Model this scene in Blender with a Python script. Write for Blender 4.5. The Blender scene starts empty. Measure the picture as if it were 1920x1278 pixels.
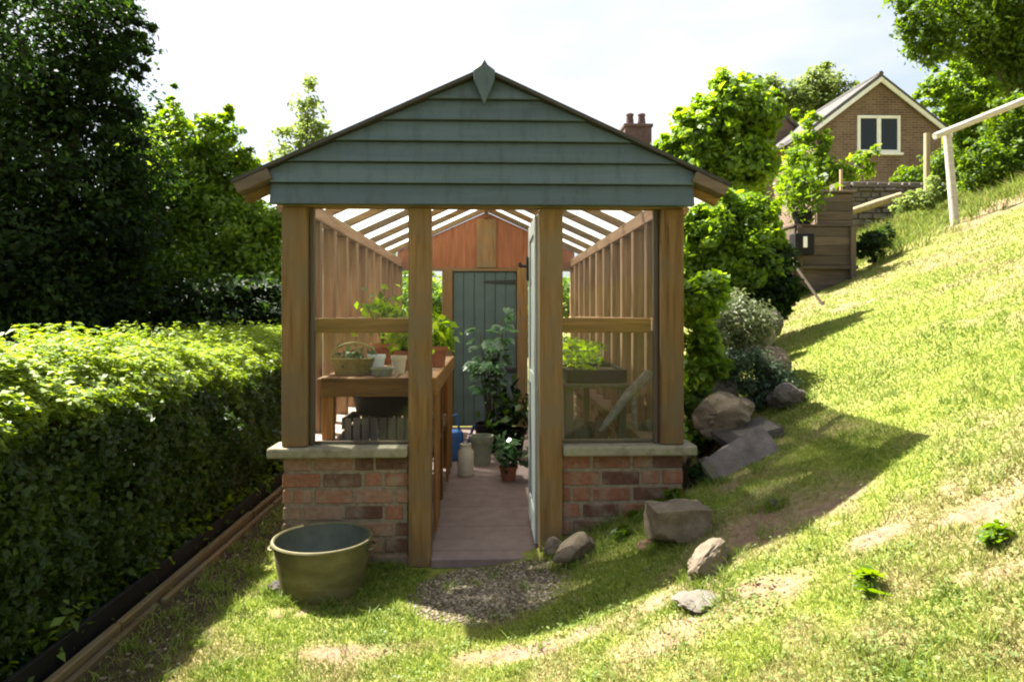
import bpy, bmesh, math, random
import numpy as np
from mathutils import Vector, noise as mnoise

rng = np.random.default_rng(11)
random.seed(11)
sc = bpy.context.scene
col = sc.collection
R = math.radians

# ------------------------------------------------------------------ camera constants
EYE = 1.39
FPX, CX, HY = 1280.0, 960.0, 590.0          # focal length and horizon, in photograph pixels
YAW = R(2.0)
SY, CY = math.sin(YAW), math.cos(YAW)


def P(px, py, Y):
    """point at world depth Y seen at photograph pixel (px, py)"""
    a = (px - CX) / FPX
    t = Y / (CY - a * SY)
    return Vector((t * (SY + a * CY), Y, EYE + t * (HY - py) / FPX))


# ------------------------------------------------------------------ noise + terrain
def vnoise(x, y, s, seed=0.0):
    x = np.asarray(x, float) * s + seed * 17.3
    y = np.asarray(y, float) * s + seed * 9.1
    xi, yi = np.floor(x), np.floor(y)
    fx, fy = x - xi, y - yi
    fx = fx * fx * (3 - 2 * fx)
    fy = fy * fy * (3 - 2 * fy)

    def h(a, b):
        v = np.sin(a * 127.1 + b * 311.7 + seed) * 43758.5453
        return v - np.floor(v)
    return (h(xi, yi) * (1 - fx) + h(xi + 1, yi) * fx) * (1 - fy) + (h(xi, yi + 1) * (1 - fx) + h(xi + 1, yi + 1) * fx) * fy


def fbm(x, y, s, seed=0.0, o=4):
    v, a, tot = 0, 1.0, 0
    for i in range(o):
        v = v + a * vnoise(x, y, s * 2 ** i, seed + i)
        tot += a
        a *= .55
    return v / tot


def sst(a, b, x):
    t = np.clip((x - a) / (b - a), 0, 1)
    return t * t * (3 - 2 * t)


def H(x, y):
    x = np.asarray(x, float)
    y = np.asarray(y, float)
    k = .12
    s = np.logaddexp(0, (x - .12) / k) * k
    s = s + .03 * np.clip(s - 3, 0, 7)
    s = np.where(s > 10.4, 10.4 + (s - 10.4) * .3, s)
    s = np.where(s > 22, 22 + (s - 22) * .05, s)
    z = -.05 + .4 * s
    near = np.exp(-((x ** 2 + y ** 2) / 400.0))
    z = z + near * (.035 * (fbm(x, y, .9, 2) - .5) * sst(.0, 1.5, np.abs(x - .1) + np.abs(y - 3.5) * .5) + .10 * (vnoise(x, y, .45, 5) - .5) * sst(1.2, 3, x))
    ch = sst(1.02, 1.14, x) * (1 - sst(1.32, 1.62, x)) * sst(3.98, 4.2, y) * (1 - sst(8.6, 9.4, y))
    z = z * (1 - ch) + .06 * ch
    inside = (x > -1.1) & (x < 1.06) & (y > 3.99) & (y < 8.6)
    return np.where(inside, -.3, z)


def G(px, py):
    """ground point seen at photograph pixel"""
    a = (px - CX) / FPX
    b = (HY - py) / FPX
    dx, dy = SY + a * CY, CY - a * SY
    t = 1.0
    for i in range(4000):
        if EYE + t * b <= float(H(t * dx, t * dy)):
            break
        t += .01
    return Vector((t * dx, t * dy, float(H(t * dx, t * dy))))


# ------------------------------------------------------------------ materials
MATS = {}


class NT:
    def __init__(s, name):
        s.m = bpy.data.materials.new(name)
        s.m.use_nodes = True
        s.t = s.m.node_tree
        s.t.nodes.clear()
        s.out = s.t.nodes.new('ShaderNodeOutputMaterial')
        MATS[name] = s.m

    def n(s, typ, **kw):
        nd = s.t.nodes.new('ShaderNode' + typ)
        for k, v in kw.items():
            if k.startswith('i_'):
                key = k[2:]
                key = int(key) if key.isdigit() else key.replace('_', ' ')
                if hasattr(v, 'is_linked') or isinstance(v, bpy.types.NodeSocket):
                    s.t.links.new(v, nd.inputs[key])
                else:
                    nd.inputs[key].default_value = v
            else:
                setattr(nd, k, v)
        return nd

    def link(s, a, b):
        s.t.links.new(a, b)

    def ramp(s, fac, stops, interp='LINEAR'):
        r = s.n('ValToRGB', i_0=fac)
        r.color_ramp.interpolation = interp
        els = r.color_ramp.elements
        while len(els) < len(stops):
            els.new(.5)
        for e, (p, c) in zip(els, stops):
            e.position = p
            e.color = (c[0], c[1], c[2], 1)
        return r.outputs[0]

    def mix(s, fac, a, b, bt='MIX'):
        m = s.n('Mix', data_type='RGBA', blend_type=bt)
        for i, v in ((0, fac), (6, a), (7, b)):
            if isinstance(v, bpy.types.NodeSocket):
                s.link(v, m.inputs[i])
            else:
                m.inputs[i].default_value = v if i == 0 else (v[0], v[1], v[2], 1)
        return m.outputs[2]

    def coord(s, scale=(1, 1, 1), kind='Object'):
        tc = s.n('TexCoord')
        mp = s.n('Mapping', i_Vector=tc.outputs[kind])
        mp.inputs['Scale'].default_value = scale
        return mp.outputs[0]

    def noise(s, vec, scale, detail=6, rough=.55, dist=0):
        nd = s.n('TexNoise', i_Scale=scale, i_Detail=detail, i_Roughness=rough, i_Distortion=dist)
        if vec is not None:
            s.link(vec, nd.inputs['Vector'])
        return nd.outputs[0]

    def attr(s, name='var'):
        return s.n('Attribute', attribute_name=name).outputs['Fac']

    def bump(s, h, strength=.3, dist=.01):
        return s.n('Bump', i_Height=h, i_Strength=strength, i_Distance=dist).outputs[0]

    def principled(s, color, rough=.7, spec=.3, normal=None, metal=0):
        p = s.n('BsdfPrincipled')
        for k, v in (('Base Color', color), ('Roughness', rough), ('Specular IOR Level', spec), ('Metallic', metal)):
            if isinstance(v, bpy.types.NodeSocket):
                s.link(v, p.inputs[k])
            else:
                p.inputs[k].default_value = (v[0], v[1], v[2], 1) if k == 'Base Color' else v
        if normal is not None:
            s.link(normal, p.inputs['Normal'])
        return p

    def done(s, shader):
        s.link(shader.outputs[0] if hasattr(shader, 'outputs') else shader, s.out.inputs[0])
        return s.m


def wood(name, dark, mid, light, axis='z', grey=None, rough=.75):
    k = NT(name)
    sc_ = {'z': (30, 30, 2.2), 'x': (2.2, 30, 30), 'y': (30, 2.2, 30)}[axis]
    v = k.coord(sc_)
    n1 = k.noise(v, 1.0, 7, .6, .5)
    c = k.ramp(n1, [(.28, dark), (.5, mid), (.72, light)])
    scr = {'z': (46, 46, 1.3), 'x': (1.3, 46, 46), 'y': (46, 1.3, 46)}[axis]
    nc = k.noise(k.coord(scr), 1.0, 4, .6, .8)
    c = k.mix(.75, c, k.ramp(nc, [(.30, (.22, .19, .16)), (.37, (1, 1, 1))]), 'MULTIPLY')
    v2 = k.coord((1, 1, 1))
    n2 = k.noise(v2, 3.2, 5)
    if grey:
        c = k.mix(k.ramp(n2, [(.42, (0, 0, 0)), (.62, (1, 1, 1))]), c, grey)
    hsv = k.n('HueSaturation', i_Color=c, i_Saturation=1.06)
    mr = k.n('MapRange', i_Value=k.attr())
    mr.inputs[3].default_value, mr.inputs[4].default_value = .66, 1.1
    k.link(mr.outputs[0], hsv.inputs['Value'])
    return k.done(k.principled(hsv.outputs[0], rough, .25, k.bump(n1, .35, .004)))


def leafmat(name, ramp, trans, tmix=.42, rough=.5, spec=.35):
    k = NT(name)
    a = k.attr()
    c = k.ramp(a, ramp)
    p = k.principled(c, rough, spec)
    hs = k.n('HueSaturation', i_Color=c, i_Value=trans, i_Saturation=1.12, i_Hue=.485)
    t = k.n('BsdfTranslucent', i_Color=hs.outputs[0])
    mx = k.n('MixShader', i_0=tmix, i_1=p.outputs[0], i_2=t.outputs[0])
    return k.done(mx)


def plain(name, c1, c2, scale=6, rough=.7, spec=.3, bump=.2, bd=.005, metal=0, third=None):
    k = NT(name)
    v = k.coord()
    n = k.noise(v, scale, 8, .62)
    stops = [(.3, c1), (.7, c2)] if not third else [(.3, c1), (.52, c2), (.7, third)]
    c = k.ramp(n, stops)
    return k.done(k.principled(c, rough, spec, k.bump(n, bump, bd), metal))


def build_materials():
    for ax in 'xyz':
        wood('oak_' + ax, (.10, .055, .018), (.178, .105, .04), (.25, .16, .072), ax, grey=(.15, .108, .06))
        wood('softwood_' + ax, (.20, .115, .06), (.29, .18, .105), (.38, .255, .165), ax)
        wood('old_' + ax, (.06, .042, .03), (.105, .078, .056), (.155, .12, .09), ax, grey=(.095, .08, .06))
    wood('bench_wood', (.10, .05, .016), (.18, .092, .03), (.26, .145, .055), 'x')
    wood('bench_wood_z', (.12, .055, .018), (.22, .105, .036), (.32, .17, .065), 'z')
    wood('cedar', (.19, .075, .036), (.26, .108, .054), (.33, .15, .08), 'z')
    wood('sleeper', (.06, .042, .02), (.12, .085, .038), (.19, .14, .065), 'y', grey=(.12, .10, .06))
    wood('fence_wood', (.42, .38, .31), (.56, .52, .44), (.68, .64, .56), 'x')
    wood('post_wood', (.26, .19, .11), (.38, .29, .17), (.48, .38, .24), 'z')
    wood('crate_wood', (.08, .07, .062), (.14, .125, .11), (.2, .18, .16), 'z')
    wood('driftwood', (.1, .085, .07), (.19, .165, .14), (.28, .25, .215), 'y')
    wood('bark', (.03, .022, .014), (.07, .052, .034), (.12, .09, .06), 'z', grey=(.06, .07, .04))
    # painted cladding
    k = NT('slate_paint')
    v = k.coord((1.2, 14, 14))
    n = k.noise(v, 1.5, 8, .65, .4)
    v2 = k.coord((1, 1, 1))
    n2 = k.noise(v2, 2.2, 4)
    c = k.ramp(n, [(.3, (.052, .078, .092)), (.7, (.072, .104, .117))])
    c = k.mix(k.ramp(n2, [(.45, (0, 0, 0)), (.75, (.5, .5, .5))]), c, (.055, .08, .077))
    st = k.noise(k.coord((11, 11, 1.1)), 1.6, 7, .7)
    c = k.mix(.55, c, k.ramp(st, [(.36, (.62, .6, .56)), (.5, (1, 1, 1))]), 'MULTIPLY')
    fk = k.noise(k.coord((6, 6, 40)), 4, 8, .7)
    c = k.mix(k.ramp(fk, [(.66, (0, 0, 0)), (.72, (.55, .55, .55))]), c, (.13, .14, .13))
    hsv = k.n('HueSaturation', i_Color=c)
    mr = k.n('MapRange', i_Value=k.attr())
    mr.inputs[3].default_value, mr.inputs[4].default_value = .84, 1.14
    k.link(mr.outputs[0], hsv.inputs['Value'])
    k.done(k.principled(hsv.outputs[0], .55, .35, k.bump(n, .18, .003)))
    plain('sage_paint', (.29, .33, .315), (.37, .41, .395), 5, .45, .4, .1)
    plain('door_paint', (.045, .075, .072), (.065, .10, .094), 6, .5, .35, .1)
    plain('white_paint', (.70, .70, .68), (.82, .82, .80), 8, .5, .4, .1)
    plain('black_iron', (.008, .008, .008), (.02, .018, .016), 20, .5, .4, .2)
    plain('black_plastic', (.006, .006, .0065), (.011, .011, .012), 10, .6, .15, .05)
    plain('lead_cap', (.022, .022, .02), (.045, .042, .036), 12, .7, .3, .2)
    plain('sill_stone', (.13, .115, .075), (.23, .205, .145), 14, .85, .2, .4, .004, third=(.17, .17, .09))
    plain('ledge_stone', (.5, .38, .33), (.62, .5, .44), 10, .85, .2, .3)
    # brick: face attribute var picks the tone of each brick
    k = NT('brick')
    v = k.coord()
    n = k.noise(v, 34, 8, .65)
    n2 = k.noise(v, 7, 5, .6)
    c = k.ramp(k.attr(), [(0, (.085, .045, .03)), (.2, (.13, .062, .036)), (.32, (.165, .07, .04)), (.6, (.21, .095, .056)), (.8, (.225, .122, .08)), (1, (.20, .135, .095))])
    c = k.mix(.5, c, k.ramp(n, [(.3, (.25, .22, .2)), (.7, (.8, .78, .75))]), 'OVERLAY')
    c = k.mix(k.ramp(n2, [(.5, (0, 0, 0)), (.72, (.65, .65, .65))]), c, (.25, .21, .155))
    k.done(k.principled(c, .88, .2, k.bump(n, .5, .006)))
    k = NT('mortar')
    n = k.noise(k.coord(), 40, 6, .6)
    c = k.ramp(n, [(.3, (.14, .11, .075)), (.7, (.25, .205, .145))])
    k.done(k.principled(c, .95, .1, k.bump(n, .5, .004)))
    # house brick, procedural courses
    k = NT('house_brick')
    tc = k.n('TexCoord')
    sx = k.n('SeparateXYZ', i_0=tc.outputs['Object'])
    ad = k.n('Math', operation='ADD', i_0=sx.outputs[0], i_1=sx.outputs[1])
    cb = k.n('CombineXYZ', i_0=ad.outputs[0], i_1=sx.outputs[2])
    b = k.n('TexBrick', i_Vector=cb.outputs[0], i_Scale=1.0)
    b.inputs['Color1'].default_value = (.125, .08, .062, 1)
    b.inputs['Color2'].default_value = (.175, .12, .092, 1)
    b.inputs['Mortar'].default_value = (.22, .185, .145, 1)
    b.inputs['Brick Width'].default_value = .225
    b.inputs['Row Height'].default_value = .075
    b.inputs['Mortar Size'].default_value = .009
    n = k.noise(tc.outputs['Object'], 1.6, 6)
    c = k.mix(.55, b.outputs[0], k.ramp(n, [(.3, (.3, .27, .25)), (.7, (.68, .66, .62))]), 'OVERLAY')
    k.done(k.principled(c, .9, .15, k.bump(b.outputs['Fac'], -.3, .01)))
    plain('chimney_brick', (.07, .045, .045), (.12, .078, .075), 6, .9, .15, .4)
    k = NT('roof_tile')
    n = k.noise(k.coord((5, 5, 14)), 1.5, 5)
    c = k.ramp(n, [(.3, (.07, .066, .064)), (.7, (.125, .118, .115))])
    k.done(k.principled(c, .85, .2, k.bump(n, .6, .03)))
    # glass
    k = NT('glass')
    lw = k.n('LayerWeight', i_Blend=.5)
    p5 = k.n('Math', operation='POWER', i_0=lw.outputs['Facing'], i_1=5.0)
    fr = k.n('MapRange', i_Value=p5.outputs[0])
    fr.inputs[3].default_value, fr.inputs[4].default_value = .025, .7
    tr = k.n('BsdfTransparent', i_Color=(.94, .96, .95, 1))
    gl = k.n('BsdfGlossy', i_Color=(1, 1, 1, 1), i_Roughness=.02)
    a = k.n('MixShader', i_0=fr.outputs[0], i_1=tr.outputs[0], i_2=gl.outputs[0])
    n = k.noise(k.coord(), 2.5, 6, .65)
    df = k.n('BsdfTranslucent', i_Color=(.7, .68, .6, 1))
    f = k.n('Math', operation='MULTIPLY', i_0=n, i_1=.05)
    k.done(k.n('MixShader', i_0=f.outputs[0], i_1=a.outputs[0], i_2=df.outputs[0]))
    k = NT('misted_glass')
    tr = k.n('BsdfTransparent', i_Color=(.93, .94, .92, 1))
    n = k.noise(k.coord((1, 1.6, .7)), 3.0, 7, .65)
    df = k.n('BsdfTranslucent', i_Color=(.50, .40, .30, 1))
    f = k.n('MapRange', i_Value=n)
    f.inputs[1].default_value, f.inputs[2].default_value = .3, .75
    f.inputs[3].default_value, f.inputs[4].default_value = .12, .42
    k.done(k.n('MixShader', i_0=f.outputs[0], i_1=tr.outputs[0], i_2=df.outputs[0]))
    k = NT('roof_glazing')
    tr = k.n('BsdfTransparent', i_Color=(.95, .96, .95, 1))
    n = k.noise(k.coord(), 2.2, 6, .65)
    cc = k.ramp(n, [(.3, (.5, .49, .45)), (.7, (.68, .67, .65))])
    df = k.n('BsdfTranslucent', i_Color=cc)
    gl = k.n('BsdfGlossy', i_Color=(.9, .9, .9, 1), i_Roughness=.12)
    a = k.n('MixShader', i_0=.5, i_1=tr.outputs[0], i_2=df.outputs[0])
    k.done(k.n('MixShader', i_0=.04, i_1=a.outputs[0], i_2=gl.outputs[0]))
    k = NT('clear_glass')
    lw = k.n('LayerWeight', i_Blend=.5)
    p5 = k.n('Math', operation='POWER', i_0=lw.outputs['Facing'], i_1=5.0)
    fr = k.n('MapRange', i_Value=p5.outputs[0])
    fr.inputs[3].default_value, fr.inputs[4].default_value = .012, .7
    tr = k.n('BsdfTransparent', i_Color=(.95, .965, .955, 1))
    gl = k.n('BsdfGlossy', i_Color=(.9, .9, .9, 1), i_Roughness=.02)
    k.done(k.n('MixShader', i_0=fr.outputs[0], i_1=tr.outputs[0], i_2=gl.outputs[0]))
    k = NT('dark_glass')
    k.done(k.principled((.012, .018, .016), .1, .3))
    # paving
    k = NT('paving')
    tc = k.n('TexCoord')
    mp = k.n('Mapping', i_Vector=tc.outputs['Object'])
    mp.inputs['Location'].default_value = (1.95, .1, 0)
    b = k.n('TexBrick', i_Vector=mp.outputs[0], i_Scale=1.0, offset=.0)
    b.inputs['Color1'].default_value = (.155, .115, .104, 1)
    b.inputs['Color2'].default_value = (.195, .15, .136, 1)
    b.inputs['Mortar'].default_value = (.12, .085, .075, 1)
    b.inputs['Brick Width'].default_value = 3.9
    b.inputs['Row Height'].default_value = .46
    b.inputs['Mortar Size'].default_value = .008
    n = k.noise(tc.outputs['Object'], 9, 9, .65)
    c = k.mix(.6, b.outputs[0], k.ramp(n, [(.3, (.33, .3, .29)), (.7, (.66, .64, .63))]), 'OVERLAY')
    k.done(k.principled(c, .75, .25, k.bump(n, .25, .004)))
    # ground: attribute soil/dry choose earth or turf
    k = NT('ground')
    v = k.coord()
    n = k.noise(v, 26, 9, .7)
    n2 = k.noise(v, 4, 6, .6)
    green = k.ramp(n, [(.3, (.09, .11, .018)), (.55, (.19, .21, .04)), (.75, (.28, .28, .08))])
    straw = k.ramp(n, [(.3, (.15, .12, .05)), (.6, (.25, .205, .10)), (.8, (.34, .28, .16))])
    earth = k.ramp(n, [(.25, (.12, .075, .045)), (.5, (.20, .13, .088)), (.75, (.29, .21, .155))])
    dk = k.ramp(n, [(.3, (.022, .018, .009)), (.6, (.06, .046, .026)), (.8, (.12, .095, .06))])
    c = k.mix(k.attr('dry'), green, straw)
    c = k.mix(k.attr('soil'), c, earth)
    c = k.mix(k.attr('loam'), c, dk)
    k.done(k.principled(c, .95, .1, k.bump(n, .7, .02)))
    # grass blades
    k = NT('blades')
    g = k.ramp(k.attr('var'), [(0, (.07, .115, .014)), (.35, (.155, .23, .026)), (.7, (.27, .335, .045)), (1, (.37, .41, .085))])
    s = k.ramp(k.attr('var'), [(0, (.20, .18, .05)), (.5, (.30, .26, .095)), (1, (.42, .36, .18))])
    c = k.mix(k.attr('dry'), g, s)
    p = k.principled(c, .55, .3)
    t = k.n('BsdfTranslucent', i_Color=c)
    k.done(k.n('MixShader', i_0=.4, i_1=p.outputs[0], i_2=t.outputs[0]))
    leafmat('leaf_dark', [(0, (.005, .012, .003)), (.5, (.012, .03, .006)), (1, (.04, .08, .012))], 2.3, .4, .6, .2)
    leafmat('leaf_mid', [(0, (.03, .062, .010)), (.5, (.07, .125, .014)), (1, (.125, .19, .022))], 2.4, .48)
    leafmat('leaf_lime', [(0, (.045, .085, .012)), (.5, (.115, .195, .022)), (1, (.20, .28, .04))], 2.5, .52)
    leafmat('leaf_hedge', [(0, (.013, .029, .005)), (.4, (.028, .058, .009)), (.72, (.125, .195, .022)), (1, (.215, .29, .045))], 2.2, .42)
    leafmat('leaf_pale', [(0, (.10, .15, .04)), (.5, (.16, .22, .06)), (1, (.24, .3, .10))], 1.7, .45)
    leafmat('leaf_sage', [(0, (.02, .048, .02)), (.5, (.042, .08, .034)), (1, (.09, .13, .065))], 1.4, .25)
    leafmat('leaf_lichen', [(0, (.06, .085, .03)), (.5, (.115, .145, .06)), (1, (.2, .22, .12))], 1.5, .28)
    leafmat('leaf_fig', [(0, (.03, .075, .03)), (.6, (.06, .13, .05)), (1, (.10, .18, .08))], 1.8, .35, .25, .7)
    plain('litter', (.10, .07, .045), (.26, .2, .13), 30, .9, .1, .1)
    # stone
    for nm, a, b, c3 in (('stone_tan', (.10, .078, .052), (.165, .13, .09), (.25, .2, .145)),
                         ('stone_grey', (.045, .039, .032), (.085, .074, .062), (.135, .118, .1)),
                         ('stone_purple', (.09, .075, .068), (.15, .126, .115), (.22, .19, .175)),
                         ('stone_pale', (.11, .095, .075), (.17, .15, .122), (.23, .205, .17)),
                         ('stone_red', (.13, .07, .05), (.21, .12, .085), (.28, .18, .13))):
        k = NT(nm)
        v = k.coord()
        n = k.noise(v, 9, 10, .7)
        n2 = k.noise(v, 3.5, 6, .6, .5)
        cc = k.ramp(n, [(.28, a), (.5, b), (.72, c3)])
        cc = k.mix(k.ramp(n2, [(.54, (0, 0, 0)), (.66, (.7, .7, .7))]), cc, (.12, .13, .05))
        vo = k.n('TexVoronoi', feature='DISTANCE_TO_EDGE', i_Scale=7.0)
        wv = k.n('Mapping', i_Vector=k.n('TexCoord').outputs['Object'])
        k.link(k.mix(.5, wv.outputs[0], k.n('TexNoise', i_Scale=3.0, i_Detail=6.0).outputs[1]), vo.inputs['Vector'])
        crk = k.ramp(vo.outputs[0], [(.0, (.25, .25, .25)), (.035, (1, 1, 1))])
        cc = k.mix(.22, cc, crk, 'MULTIPLY')
        k.done(k.principled(cc, .9, .2, k.bump(n, .9, .03)))
    # pottery, metal
    plain('terracotta', (.24, .085, .045), (.36, .15, .085), 14, .85, .2, .2)
    plain('glaze_white', (.62, .66, .72), (.74, .77, .8), 8, .3, .5, .05)
    plain('glaze_cream', (.52, .47, .34), (.66, .6, .46), 8, .5, .4, .05)
    plain('cream_enamel', (.50, .46, .35), (.66, .61, .48), 12, .4, .45, .1)
    plain('grey_green_pot', (.16, .18, .13), (.26, .28, .2), 10, .8, .25, .2)
    plain('blue_plastic', (.02, .075, .22), (.035, .11, .3), 10, .4, .4, .05)
    plain('compost', (.02, .014, .009), (.06, .042, .028), 40, .95, .1, .8, .01)
    plain('wicker', (.16, .13, .05), (.3, .26, .12), 30, .8, .2, .6)
    k = NT('basin_metal')
    n = k.noise(k.coord((2, 2, 5)), 3, 8, .65)
    n2 = k.noise(k.coord(), 14, 6, .6)
    c = k.ramp(n, [(.3, (.075, .066, .024)), (.5, (.115, .10, .042)), (.72, (.165, .148, .075))])
    c = k.mix(k.ramp(n2, [(.5, (0, 0, 0)), (.7, (.5, .5, .5))]), c, (.085, .085, .05))
    k.done(k.principled(c, .62, .35, k.bump(n2, .15, .004), .25))
    plain('basin_inside', (.06, .072, .056), (.11, .125, .10), 8, .55, .35, .15)
    plain('gravel_stone', (.13, .105, .085), (.34, .29, .24), 18, .9, .2, .3)
    k = NT('pebbles')
    c = k.ramp(k.attr(), [(0, (.06, .045, .028)), (.4, (.135, .105, .07)), (.75, (.22, .18, .125)), (1, (.34, .29, .22))])
    k.done(k.principled(c, .85, .25))


build_materials()


# ------------------------------------------------------------------ mesh builders
class MB:
    def __init__(s):
        s.v, s.f, s.a = [], [], []

    def add(s, vs, fs, var=None):
        o = len(s.v)
        var = random.random() if var is None else var
        s.v += [tuple(p) for p in vs]
        s.f += [tuple(i + o for i in f) for f in fs]
        s.a += [var] * len(fs)
        return s

    def hexa(s, p, var=None):
        return s.add(p, [(0, 3, 2, 1), (4, 5, 6, 7), (0, 1, 5, 4), (1, 2, 6, 5), (2, 3, 7, 6), (3, 0, 4, 7)], var)

    def box(s, x0, x1, y0, y1, z0, z1, var=None):
        return s.hexa([(x0, y0, z0), (x1, y0, z0), (x1, y1, z0), (x0, y1, z0), (x0, y0, z1), (x1, y0, z1), (x1, y1, z1), (x0, y1, z1)], var)

    def bar(s, a, b, w, h, up=(0, 0, 1), var=None):
        a, b = Vector(a), Vector(b)
        d = (b - a).normalized()
        r = d.cross(Vector(up)).normalized() * (w / 2)
        u = r.cross(d).normalized() * (h / 2)
        return s.hexa([a - r - u, a + r - u, b + r - u, b - r - u, a - r + u, a + r + u, b + r + u, b - r + u], var)

    def tube(s, pts, rad, n=8, cap=True, var=None):
        pts = [Vector(p) for p in pts]
        if not hasattr(rad, '__len__'):
            rad = [rad] * len(pts)
        vs, fs = [], []
        ref = Vector((.31, .17, .93))
        for i, p in enumerate(pts):
            d = (pts[min(i + 1, len(pts) - 1)] - pts[max(i - 1, 0)]).normalized()
            r = d.cross(ref)
            if r.length < .05:
                r = d.cross(Vector((1, 0, 0)))
            r.normalize()
            u = r.cross(d)
            for k in range(n):
                t = 2 * math.pi * k / n
                vs.append(p + r * (rad[i] * math.cos(t)) + u * (rad[i] * math.sin(t)))
        for i in range(len(pts) - 1):
            for k in range(n):
                a, b = i * n + k, i * n + (k + 1) % n
                fs.append((a, a + n, b + n, b))
        if cap:
            fs.append(tuple(range(n)))
            fs.append(tuple(reversed(range((len(pts) - 1) * n, len(pts) * n))))
        return s.add(vs, fs, var)

    def lathe(s, prof, c=(0, 0, 0), n=32, sx=1, sy=1, var=None, cap=True):
        vs, fs = [], []
        for r, z in prof:
            for k in range(n):
                t = 2 * math.pi * k / n
                vs.append((c[0] + r * sx * math.cos(t), c[1] + r * sy * math.sin(t), c[2] + z))
        m = len(prof)
        for i in range(m - 1):
            for k in range(n):
                a, b = i * n + k, i * n + (k + 1) % n
                fs.append((a, b, b + n, a + n))
        if cap and prof[0][0] > 1e-4:
            fs.append(tuple(reversed(range(n))))
        if cap and prof[-1][0] > 1e-4:
            fs.append(tuple(range((m - 1) * n, m * n)))
        return s.add(vs, fs, var)

    def prism(s, poly, y0, y1, var=None):
        """polygon in x,z extruded along y"""
        n = len(poly)
        vs = [(x, y0, z) for x, z in poly] + [(x, y1, z) for x, z in poly]
        fs = [tuple(range(n)), tuple(reversed(range(n, 2 * n)))]
        for i in range(n):
            j = (i + 1) % n
            fs.append((i, i + n, j + n, j))
        return s.add(vs, fs, var)

    def build(s, name, mat, parent=None, loc=None, bevel=0, smooth=False, world=True, seg=1):
        me = bpy.data.meshes.new(name)
        off = Vector(parent.location) if (parent is not None and world) else Vector(loc) if (loc is not None and world) else Vector((0, 0, 0))
        if parent is not None and world:
            q = parent.parent
            while q is not None:
                off = off + Vector(q.location)
                q = q.parent
        me.from_pydata([tuple(Vector(p) - off) for p in s.v], [], s.f)
        at = me.attributes.new('var', 'FLOAT', 'FACE')
        at.data.foreach_set('value', s.a)
        bm = bmesh.new()
        bm.from_mesh(me)
        bmesh.ops.recalc_face_normals(bm, faces=bm.faces)
        bm.to_mesh(me)
        bm.free()
        me.materials.append(MATS[mat])
        if smooth:
            me.shade_smooth()
            try:
                me.set_sharp_from_angle(angle=R(42))
            except Exception:
                pass
        o = bpy.data.objects.new(name, me)
        col.objects.link(o)
        if parent is not None:
            o.parent = parent
        elif loc is not None:
            o.location = loc
        if bevel:
            b = o.modifiers.new('bevel', 'BEVEL')
            b.width = bevel
            b.segments = seg
            b.limit_method = 'ANGLE'
            b.angle_limit = R(40)
        return o


def npmesh(name, verts, nper, mat, parent=None, attrs=None, loc=(0, 0, 0), smooth=False):
    """verts: (n, nper, 3) -> one face per item"""
    verts = np.asarray(verts, np.float32)
    n = verts.shape[0]
    me = bpy.data.meshes.new(name)
    me.vertices.add(n * nper)
    me.vertices.foreach_set('co', verts.reshape(-1))
    me.loops.add(n * nper)
    me.loops.foreach_set('vertex_index', np.arange(n * nper, dtype=np.int32))
    me.polygons.add(n)
    me.polygons.foreach_set('loop_start', np.arange(0, n * nper, nper, dtype=np.int32))
    for k, v in (attrs or {}).items():
        a = me.attributes.new(k, 'FLOAT', 'FACE')
        a.data.foreach_set('value', np.asarray(v, np.float32))
    me.update(calc_edges=True)
    me.materials.append(MATS[mat])
    o = bpy.data.objects.new(name, me)
    col.objects.link(o)
    if parent is not None:
        o.parent = parent
    else:
        o.location = loc
    return o


def tag(o, label=None, cat=None, group=None, kind=None):
    for k, v in (('label', label), ('category', cat), ('group', group), ('kind', kind)):
        if v:
            o[k] = v
    return o


def thing(name, loc, label, cat, group=None):
    o = bpy.data.objects.new(name, None)
    o.empty_display_size = .1
    col.objects.link(o)
    o.location = loc
    return tag(o, label, cat, group)


def unit(v):
    return v / np.maximum(np.linalg.norm(v, axis=-1, keepdims=True), 1e-9)


def leaves(name, pts, size, mat, parent=None, off=(0, 0, 0), up=.55, var=None, ratio=.55, jitter=.35, outward=None, loc=(0, 0, 0)):
    """one folded leaf per point"""
    n = len(pts)
    pts = np.asarray(pts, float) - np.asarray(off, float)
    nor = rng.normal(size=(n, 3))
    nor = unit(nor)
    nor[:, 2] += up * 1.6
    if outward is not None:
        nor += outward * .8
    nor = unit(nor)
    d = rng.normal(size=(n, 3))
    d[:, 2] -= .35
    d = unit(d - nor * np.sum(d * nor, 1, keepdims=True))
    r = np.cross(d, nor)
    L = (size * (1 + jitter * rng.normal(size=n)).clip(.45, 1.9))[:, None]
    w = L * ratio * .5
    fold = nor * L * .10
    v = np.stack([pts - d * L * .5, pts + r * w + fold - d * L * .08, pts + d * L * .5 - nor * L * .08, pts - r * w + fold - d * L * .08], 1)
    if var is None:
        var = rng.random(n)
    return npmesh(name, v, 4, mat, parent, {'var': var}, loc)


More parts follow.
